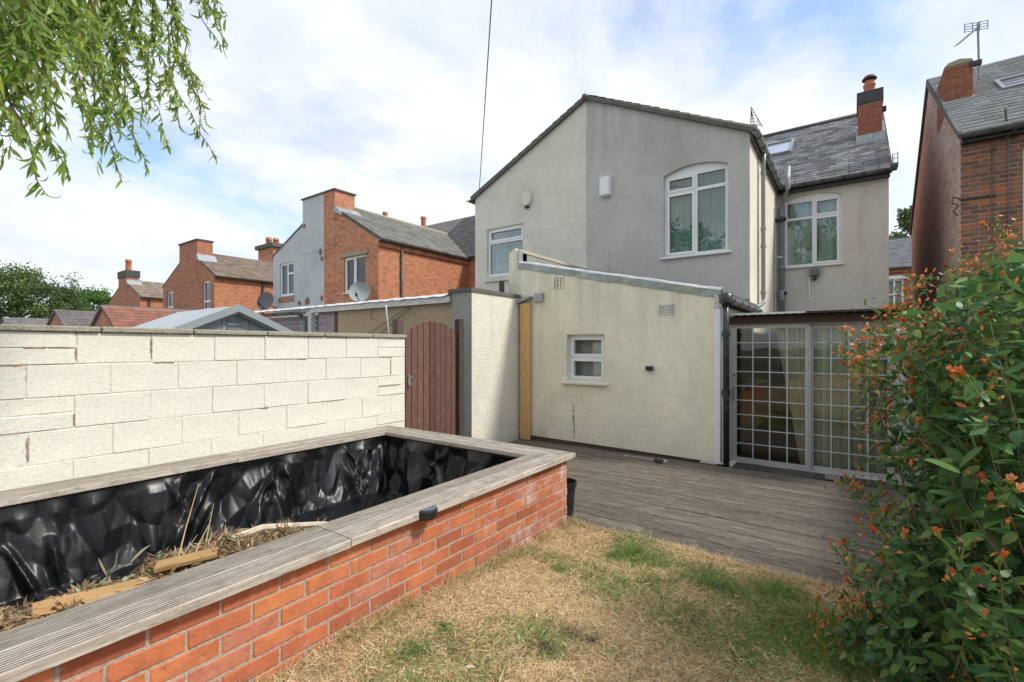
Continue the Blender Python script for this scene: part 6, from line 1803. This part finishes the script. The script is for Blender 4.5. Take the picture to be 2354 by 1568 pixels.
# body
for k in range(330):
    v = rb.uniform(545, 1600); ul = in_shrub(v)
    u = ul + 40 + (2560 - ul) * rb.random() ** 0.9
    d = rb.uniform(1.7, 2.75) if u < 2200 else rb.uniform(1.3, 2.7)
    tip = at_depth(u, v, d)
    if tip.z < 0.08: tip.z = rb.uniform(0.1, 0.3)
    bs = rb.choice(bases); mid = bs.lerp(tip, 0.55)
    shrub_stem(tip, mid + Vector((rb.uniform(-.1, .1), rb.uniform(-.1, .1), -0.05)), 8, 5, 0.1)
    if rb.random() < (0.75 if v < 900 else 0.42): tips.append((tip, 0))
for k in range(5600):
    v = rb.uniform(560, 1640); ul = in_shrub(min(v, 1545)) + (80 if v < 1150 else 60)
    u = ul + (2600 - ul) * rb.random() ** 0.85
    d = rb.uniform(1.85, 2.9) if u < 2180 else rb.uniform(1.45, 2.8)
    q_ = at_depth(u, v, d)
    if q_.z < 0.05: continue
    dr = Vector((rb.uniform(-1, 1), rb.uniform(-1, 1), rb.uniform(-1.1, 0.5))).normalized()
    leaf_b.append(q_); leaf_d.append(dr); leaf_L.append(rb.choice((0.03, 0.045, 0.06, 0.075)) * rb.uniform(0.8, 1.2)); leaf_n.append(Vector((rb.uniform(-.8, .8), rb.uniform(-.8, .8), 1)))
stems.build('stems', M['stem'], SB)['kind'] = 'stuff'
n = len(leaf_b)
LB_ = np.array([tuple(q) for q in leaf_b]); LD_ = np.array([tuple(q) for q in leaf_d]); LN_ = np.array([tuple(q) for q in leaf_n]); LL_ = np.array(leaf_L)
# leaves nearest the viewer are pieces of their own
cam_dist = np.linalg.norm(LB_ - np.array([0, 0, CAM_H]), axis=1)
du = -LB_[:, 0] * _S + LB_[:, 1] * _C; uu = 1177 + 1080 * (LB_[:, 0] * _C + LB_[:, 1] * _S) / np.maximum(du, 0.1)
vv = 797 - 1080 * (LB_[:, 2] - CAM_H) / np.maximum(du, 0.1)
seen = (uu < 2340) & (vv < 1560) & (vv > 520)
order = np.argsort(np.where(seen, cam_dist / (LL_ * 18), 1e9))
own = order[:280]; rest = np.setdiff1d(np.arange(n), own)
def leaf_mesh(nm, m, curl, tw_):
    V, F, I = strips(np.zeros((1, 3)), np.array([[1.0, 0, 0]]), np.array([[0, 0, 1.0]]), np.array([1.0]), np.array([0.50]), np.array([curl]), 6, shape='ovate')
    # fold along the midrib
    Vr = V.reshape(-1, 2, 3); mid = Vr.mean(1); mid[:, 2] -= 0.035
    W = np.stack([Vr[:, 0], mid, Vr[:, 1]], 1).reshape(-1, 3)
    F = []
    for i in range(6):
        a = i * 3; F += [(a, a + 1, a + 4, a + 3), (a + 1, a + 2, a + 5, a + 4)]
    me = bpy.data.meshes.new(nm); me.from_pydata([tuple(x) for x in W], [], F); me.materials.append(m); me.update()
    me.polygons.foreach_set('use_smooth', [True] * len(me.polygons))
    return me


lms = [leaf_mesh('shrub_leaf', M['bushleaf'], c, 0) for c in (-0.5, -0.9, -0.2, 0.4)]
for i in own:
    d = Vector(LD_[i]).normalized(); nn = Vector(LN_[i]); nn = (nn - d * nn.dot(d)).normalized(); y_ = nn.cross(d)
    rot = Matrix((d, y_, nn)).transposed().to_euler()
    s_ = LL_[i] * 1.25
    inst('leaf', rb.choice(lms), SB, tuple(LB_[i]), rot, (s_, s_, s_))
V, F, I = strips(LB_[rest], LD_[rest], LN_[rest], LL_[rest] * 1.15, LL_[rest] * 0.52, rbn.normal(-0.5, 1.0, len(rest)), 4, shape='ovate')
hgt = np.clip((LB_[rest][:, 2] - 0.9) / 0.9, 0, 1)[:, None]
Cb = pal(len(rest), [(0.062, 0.155, 0.045), (0.085, 0.185, 0.058), (0.05, 0.125, 0.05), (0.115, 0.215, 0.06), (0.20, 0.29, 0.075)], 0.25, rbn)
mesh_np('foliage', V, F, M['bushattr'], SB, np.clip(Cb, 0.004, 1)[I], smooth=True)['kind'] = 'stuff'
# flower heads
def head_mesh(nm, mp_, opening, npet=5):
    mb = MB()
    # calyx
    vs = []; fs = []
    P, Fq, Iq = [], [], []
    me = bpy.data.meshes.new(nm)
    vs = []; fs = []; mi = []
    rings = [(0.0, -0.30), (0.16, -0.25), (0.22, -0.10), (0.20, 0.05), (0.12, 0.14)]
    for r_, z_ in rings:
        for k in range(7):
            a_ = k / 7 * 6.283; vs.append((r_ * math.cos(a_), r_ * math.sin(a_), z_))
    for i in range(len(rings) - 1):
        for k in range(7): fs.append((i * 7 + k, i * 7 + (k + 1) % 7, (i + 1) * 7 + (k + 1) % 7, (i + 1) * 7 + k)); mi.append(1)
    for p_ in range(npet):
        a_ = p_ / npet * 6.283 + rb.uniform(-.2, .2); ca, sa = math.cos(a_), math.sin(a_); op = opening * rb.uniform(0.6, 1.3)
        b_ = len(vs)
        for (t, w_) in ((0, 0.10), (0.35, 0.24), (0.7, 0.28), (1.0, 0.10)):
            rad = 0.13 + op * t * t + 0.10 * t; z_ = 0.0 + 0.75 * t * (1.1 - 0.35 * op * t)
            for s_ in (-1, 1):
                ang = a_ + s_ * w_ / max(0.16, rad) * 0.8
                vs.append((rad * math.cos(ang) + rb.uniform(-.02, .02), rad * math.sin(ang) + rb.uniform(-.02, .02), z_ + rb.uniform(-.03, .03)))
        for i in range(3): fs.append((b_ + 2 * i, b_ + 2 * i + 1, b_ + 2 * i + 3, b_ + 2 * i + 2)); mi.append(0)
    me.from_pydata(vs, [], fs); me.materials.append(mp_); me.materials.append(M['calyx'])
    me.polygons.foreach_set('material_index', mi); me.update()
    return me


hm = [head_mesh('flower_head', M['petal'], 0.10), head_mesh('flower_head', M['petal'], 0.22), head_mesh('flower_head', M['petal2'], 0.08, 4), head_mesh('flower_head', M['petal'], 0.03, 4)]
bud = head_mesh('bud', M['calyx'], 0.0, 3)
cnt = 0
extra = MB()
def in_frame(q):
    d_ = -q.x * _S + q.y * _C
    return 1177 + 1080 * (q.x * _C + q.y * _S) / d_ < 2365 and 797 - 1080 * (q.z - CAM_H) / d_ < 1580


tips = [t for t in tips if in_frame(t[0])]
for _k in range(40):       # more heads along the sunny top
    v_ = rb.uniform(560, 860); tips.append((at_depth(in_shrub(v_) + rb.uniform(15, 260), v_, rb.uniform(1.95, 2.4)), 1))
tips = [t for t in tips if in_frame(t[0])]
rb.shuffle(tips)
for tip, edge in tips:
    for k in range(rb.choice((2, 2, 3, 3))):
        if cnt >= 290: break
        off = Vector((rb.uniform(-1, 1), rb.uniform(-1, 1), rb.uniform(-0.3, 1))) * 0.055
        pos = tip + off; s_ = rb.uniform(0.026, 0.042)
        dr = (off.normalized() + Vector((0, 0, 0.7)) + Vector((rb.uniform(-.6, .6), rb.uniform(-.6, .6), 0))).normalized()
        extra.tube([tip - Vector((0, 0, 0.02)), tip.lerp(pos, 0.6), pos - dr * s_ * 0.3], 0.0018, 4, cap=False)
        bud_ = rb.random() < 0.28
        inst('bud' if bud_ else 'flower_head', bud if bud_ else rb.choice(hm), SB, tuple(pos), dr.to_track_quat('Z', 'Y').to_euler(), (s_ * (0.75 if bud_ else 1.0),) * 3); cnt += 1
    # small bright bracts round each head
extra.build('flower_stalks', M['calyx'], SB)['kind'] = 'stuff'
nb = 3800
src = np.array([tuple(t[0]) for t in tips])[rbn.integers(0, len(tips), nb)] + rbn.normal(0, 0.035, (nb, 3)) - np.array([0, 0, 0.03])
V, F, I = strips(src, unit(nb, rbn) + np.array([0, 0, 0.3]), unit(nb, rbn), rbn.uniform(0.012, 0.034, nb), rbn.uniform(0.006, 0.016, nb), rbn.normal(0, 0.8, nb), 2)
mesh_np('bracts', V, F, M['bushattr'], SB, pal(nb, [(0.66, 0.20, 0.06), (0.70, 0.30, 0.12), (0.50, 0.12, 0.05), (0.16, 0.24, 0.05), (0.20, 0.28, 0.06), (0.12, 0.20, 0.045), (0.10, 0.17, 0.04)], 0.25, rbn)[I])['kind'] = 'stuff'

# ------------------------------------------------------------------ grass
def vnoise(x, y, seed, sc):
    r = np.random.default_rng(seed); G = r.random((64, 64))
    u = x * sc; v = y * sc; i = np.floor(u).astype(int); j = np.floor(v).astype(int); fu = u - i; fv = v - j
    fu = fu * fu * (3 - 2 * fu); fv = fv * fv * (3 - 2 * fv); g = lambda a, b: G[a % 64, b % 64]
    return (g(i, j) * (1 - fu) + g(i + 1, j) * fu) * (1 - fv) + (g(i, j + 1) * (1 - fu) + g(i + 1, j + 1) * fu) * fv


rg = np.random.default_rng(77)
nG = 230000
gx = rg.uniform(-1.91, 1.5, nG); gy = rg.uniform(0.55, 3.47, nG)
gd = -gx * _S + gy * _C; keep = (gd > 1.55) & (np.abs(gx * _C + gy * _S) < gd * 1.3); gx, gy = gx[keep], gy[keep]; nG = len(gx)
t_ = np.clip((3.3 - gy) / 2.2, 0, 1); t_ = t_ * t_ * (3 - 2 * t_)
gz = 0.11 * t_ - 0.005 + 0.010 * np.sin(gx * 5 + gy * 3) * np.cos(gy * 4.3 - gx)
f = 0.5 * vnoise(gx, gy, 1, 2.2) + 0.3 * vnoise(gx, gy, 2, 5.5) + 0.2 * vnoise(gx, gy, 3, 13)
green = np.clip((f - 0.52) / 0.16, 0, 1) * 0.30
for (u, v, ru, a_) in ((1440, 1265, 0.16, 0.9), (1510, 1275, 0.13, 0.8), (1620, 1315, 0.15, 1.0), (1680, 1345, 0.10, 0.9), (1780, 1345, 0.13, 1.5), (1285, 1305, 0.05, 1.2), (1880, 1420, 0.16, 0.7), (1870, 1490, 0.15, 0.9), (1760, 1440, 0.2, 0.3), (1560, 1400, 0.2, 0.4), (1400, 1350, 0.16, 0.45), (1260, 1490, 0.14, 0.25), (1500, 1330, 0.12, 0.5), (1020, 1475, 0.04, 0.9), (960, 1530, 0.07, 0.7), (1620, 1480, 0.2, 0.2), (1750, 1545, 0.2, 0.25), (2000, 1500, 0.25, 0.6)):
    q = on_ground(u, v, 0.04); green += a_ * np.exp(-((gx - q.x) ** 2 + (gy - q.y) ** 2) / (ru * ru))
green = np.clip(green, 0, 1)
isg = rg.random(nG) < green * 0.85
bare = 0.25 * np.clip((vnoise(gx, gy, 12, 9) - 0.74) / 0.12, 0, 1)
for (u, v, ru) in ((1315, 1455, 0.045), (1350, 1470, 0.03), (1250, 1500, 0.05)):
    q = on_ground(u, v, 0.07); bare += np.exp(-((gx - q.x) ** 2 + (gy - q.y) ** 2) / (ru * ru))
near_wall = np.clip(1 - (gx + 1.91) / 0.10, 0, 1) + np.clip(1 - (3.45 - gy) / 0.08, 0, 1) * 0.6
L_ = np.where(isg, rg.uniform(0.025, 0.055, nG), rg.uniform(0.018, 0.050, nG)) * (1 + 1.1 * near_wall * rg.random(nG))
tuft = np.clip((vnoise(gx, gy, 9, 17) - 0.62) / 0.2, 0, 1); L_ = L_ * (1 + 0.9 * tuft)
tall = rg.random(nG) < 0.006; L_ = np.where(tall, L_ * 2.6, L_)
an = rg.uniform(0, 6.283, nG); up = np.where(isg, rg.uniform(0.35, 1.5, nG), rg.uniform(0.02, 0.7, nG)) + near_wall * 0.7
dv = np.stack([np.cos(an), np.sin(an), up], 1)
V, F, I = strips(np.stack([gx, gy, gz + rg.uniform(0, 0.012, nG)], 1), dv, np.stack([rg.normal(0, .6, nG), rg.normal(0, .6, nG), -np.ones(nG)], 1), L_, np.where(isg, rg.uniform(0.0025, 0.005, nG), rg.uniform(0.002, 0.0042, nG)), rg.uniform(0, 1.2, nG), 2, shape='blade')
dry = pal(nG, [(0.72, 0.54, 0.29), (0.78, 0.62, 0.37), (0.66, 0.45, 0.22), (0.56, 0.37, 0.18), (0.80, 0.66, 0.43)], 0.22, rg)
grn = pal(nG, [(0.14, 0.24, 0.045), (0.18, 0.28, 0.06), (0.11, 0.21, 0.045), (0.26, 0.32, 0.10)], 0.22, rg)
gc = np.where(isg[:, None], grn, dry)
gc = gc * (1 - 0.85 * np.clip(bare, 0, 1))[:, None]
gr = mesh_np('lawn_grass', V, F, M['attr'], None, gc[I])
tag(gr, 'sun scorched straw coloured lawn with green patches', 'grass', kind='stuff')
# rank grass along the foot of the bed and the deck edge
nE = 5200
ey = rg.uniform(0.6, 3.40, nE); ex = -1.915 + np.abs(rg.normal(0, 0.028, nE))
half = nE // 5; ex[:half] = rg.uniform(-1.85, 1.0, half); ey[:half] = 3.44 - np.abs(rg.normal(0, 0.03, half))
clump = np.clip((vnoise(ex * 3, ey, 21, 6) - 0.35) / 0.4, 0.1, 1)
te = np.clip((3.3 - ey) / 2.2, 0, 1); te = te * te * (3 - 2 * te)
V, F, I = strips(np.stack([ex, ey, 0.11 * te - 0.005], 1), np.stack([rg.normal(0.25, 0.5, nE), rg.normal(0, 0.5, nE), rg.uniform(0.4, 1.6, nE)], 1), np.stack([rg.normal(0, 1, nE), rg.normal(0, 1, nE), -np.ones(nE)], 1),
                 rg.uniform(0.04, 0.13, nE) * clump, rg.uniform(0.002, 0.0042, nE), rg.uniform(0.2, 1.8, nE), 4, shape='blade')
o = mesh_np('edge_grass', V, F, M['attr'], None, pal(nE, [(0.70, 0.54, 0.30), (0.60, 0.46, 0.24), (0.50, 0.42, 0.18), (0.30, 0.34, 0.12)], 0.2, rg)[I])
tag(o, 'long dry grass at the foot of the brick bed and deck edge', 'grass', kind='stuff')
# fallen leaves and petals on the lawn
nL = 60
q = [on_ground(rg.uniform(1000, 1850), rg.uniform(1290, 1560), 0.075) for _ in range(nL)]
lp = np.array([(a.x, a.y, ground_z(a.x, a.y) + 0.02) for a in q]); lp = lp[lp[:, 0] > -1.85]; nL = len(lp)
V, F, I = strips(lp, np.stack([rg.normal(size=nL), rg.normal(size=nL), rg.uniform(-.1, .2, nL)], 1), np.stack([rg.normal(0, .4, nL), rg.normal(0, .4, nL), np.ones(nL)], 1), rg.uniform(0.02, 0.045, nL), rg.uniform(0.008, 0.018, nL), rg.normal(0, 1, nL), 3)
o = mesh_np('fallen_leaves', V, F, M['attr'], None, pal(nL, [(0.55, 0.40, 0.24), (0.62, 0.48, 0.34), (0.40, 0.22, 0.12), (0.66, 0.50, 0.42)], 0.2, rg)[I])
tag(o, 'dry fallen leaves scattered over the lawn', 'leaves', kind='stuff')
# weeds
def weed(label, u, v, n, size, seed):
    r = np.random.default_rng(seed); c = on_ground(u, v, 0.03); b = np.array([c.x, c.y, ground_z(c.x, c.y) + 0.005])
    w_ = empty('weed', tuple(b), label, 'weed', 'weeds along the lawn edge')
    an = r.uniform(0, 6.283, n); st = b + np.stack([np.cos(an), np.sin(an), r.uniform(0.3, 1.4, n)], 1) * (size * r.uniform(0.2, 0.9, n))[:, None]
    V, F, I = strips(st, np.stack([np.cos(an), np.sin(an), r.uniform(-.3, .4, n)], 1), np.tile([0, 0, 1.0], (n, 1)), r.uniform(0.5, 1.0, n) * size, r.uniform(0.3, 0.55, n) * size, r.uniform(-1.2, 0, n), 4, shape='ovate')
    mesh_np('leaves', V, F, M['bushattr'], w_, pal(n, [(0.07, 0.16, 0.04), (0.09, 0.2, 0.045), (0.06, 0.14, 0.05)], 0.2, r)[I], smooth=True)
    mb = MB()
    for k in range(n): mb.tube([tuple(b), tuple(st[k])], 0.0018, 4, cap=False)
    mb.build('stalks', M['calyx'], w_)


weed('little broadleaved weed standing on the deck edge', 1648, 1338, 7, 0.05, 1)
weed('bright leafy weed by the deck, left of the shrub', 1950, 1395, 9, 0.06, 2)
weed('spreading weed with grey-green leaves under the shrub', 1990, 1440, 22, 0.075, 3)
weed('single green leaf weed in the dry lawn near the bed', 1014, 1474, 4, 0.035, 4)
weed('leafy weed rooted below the shrub by the lawn edge', 1915, 1425, 8, 0.05, 6)
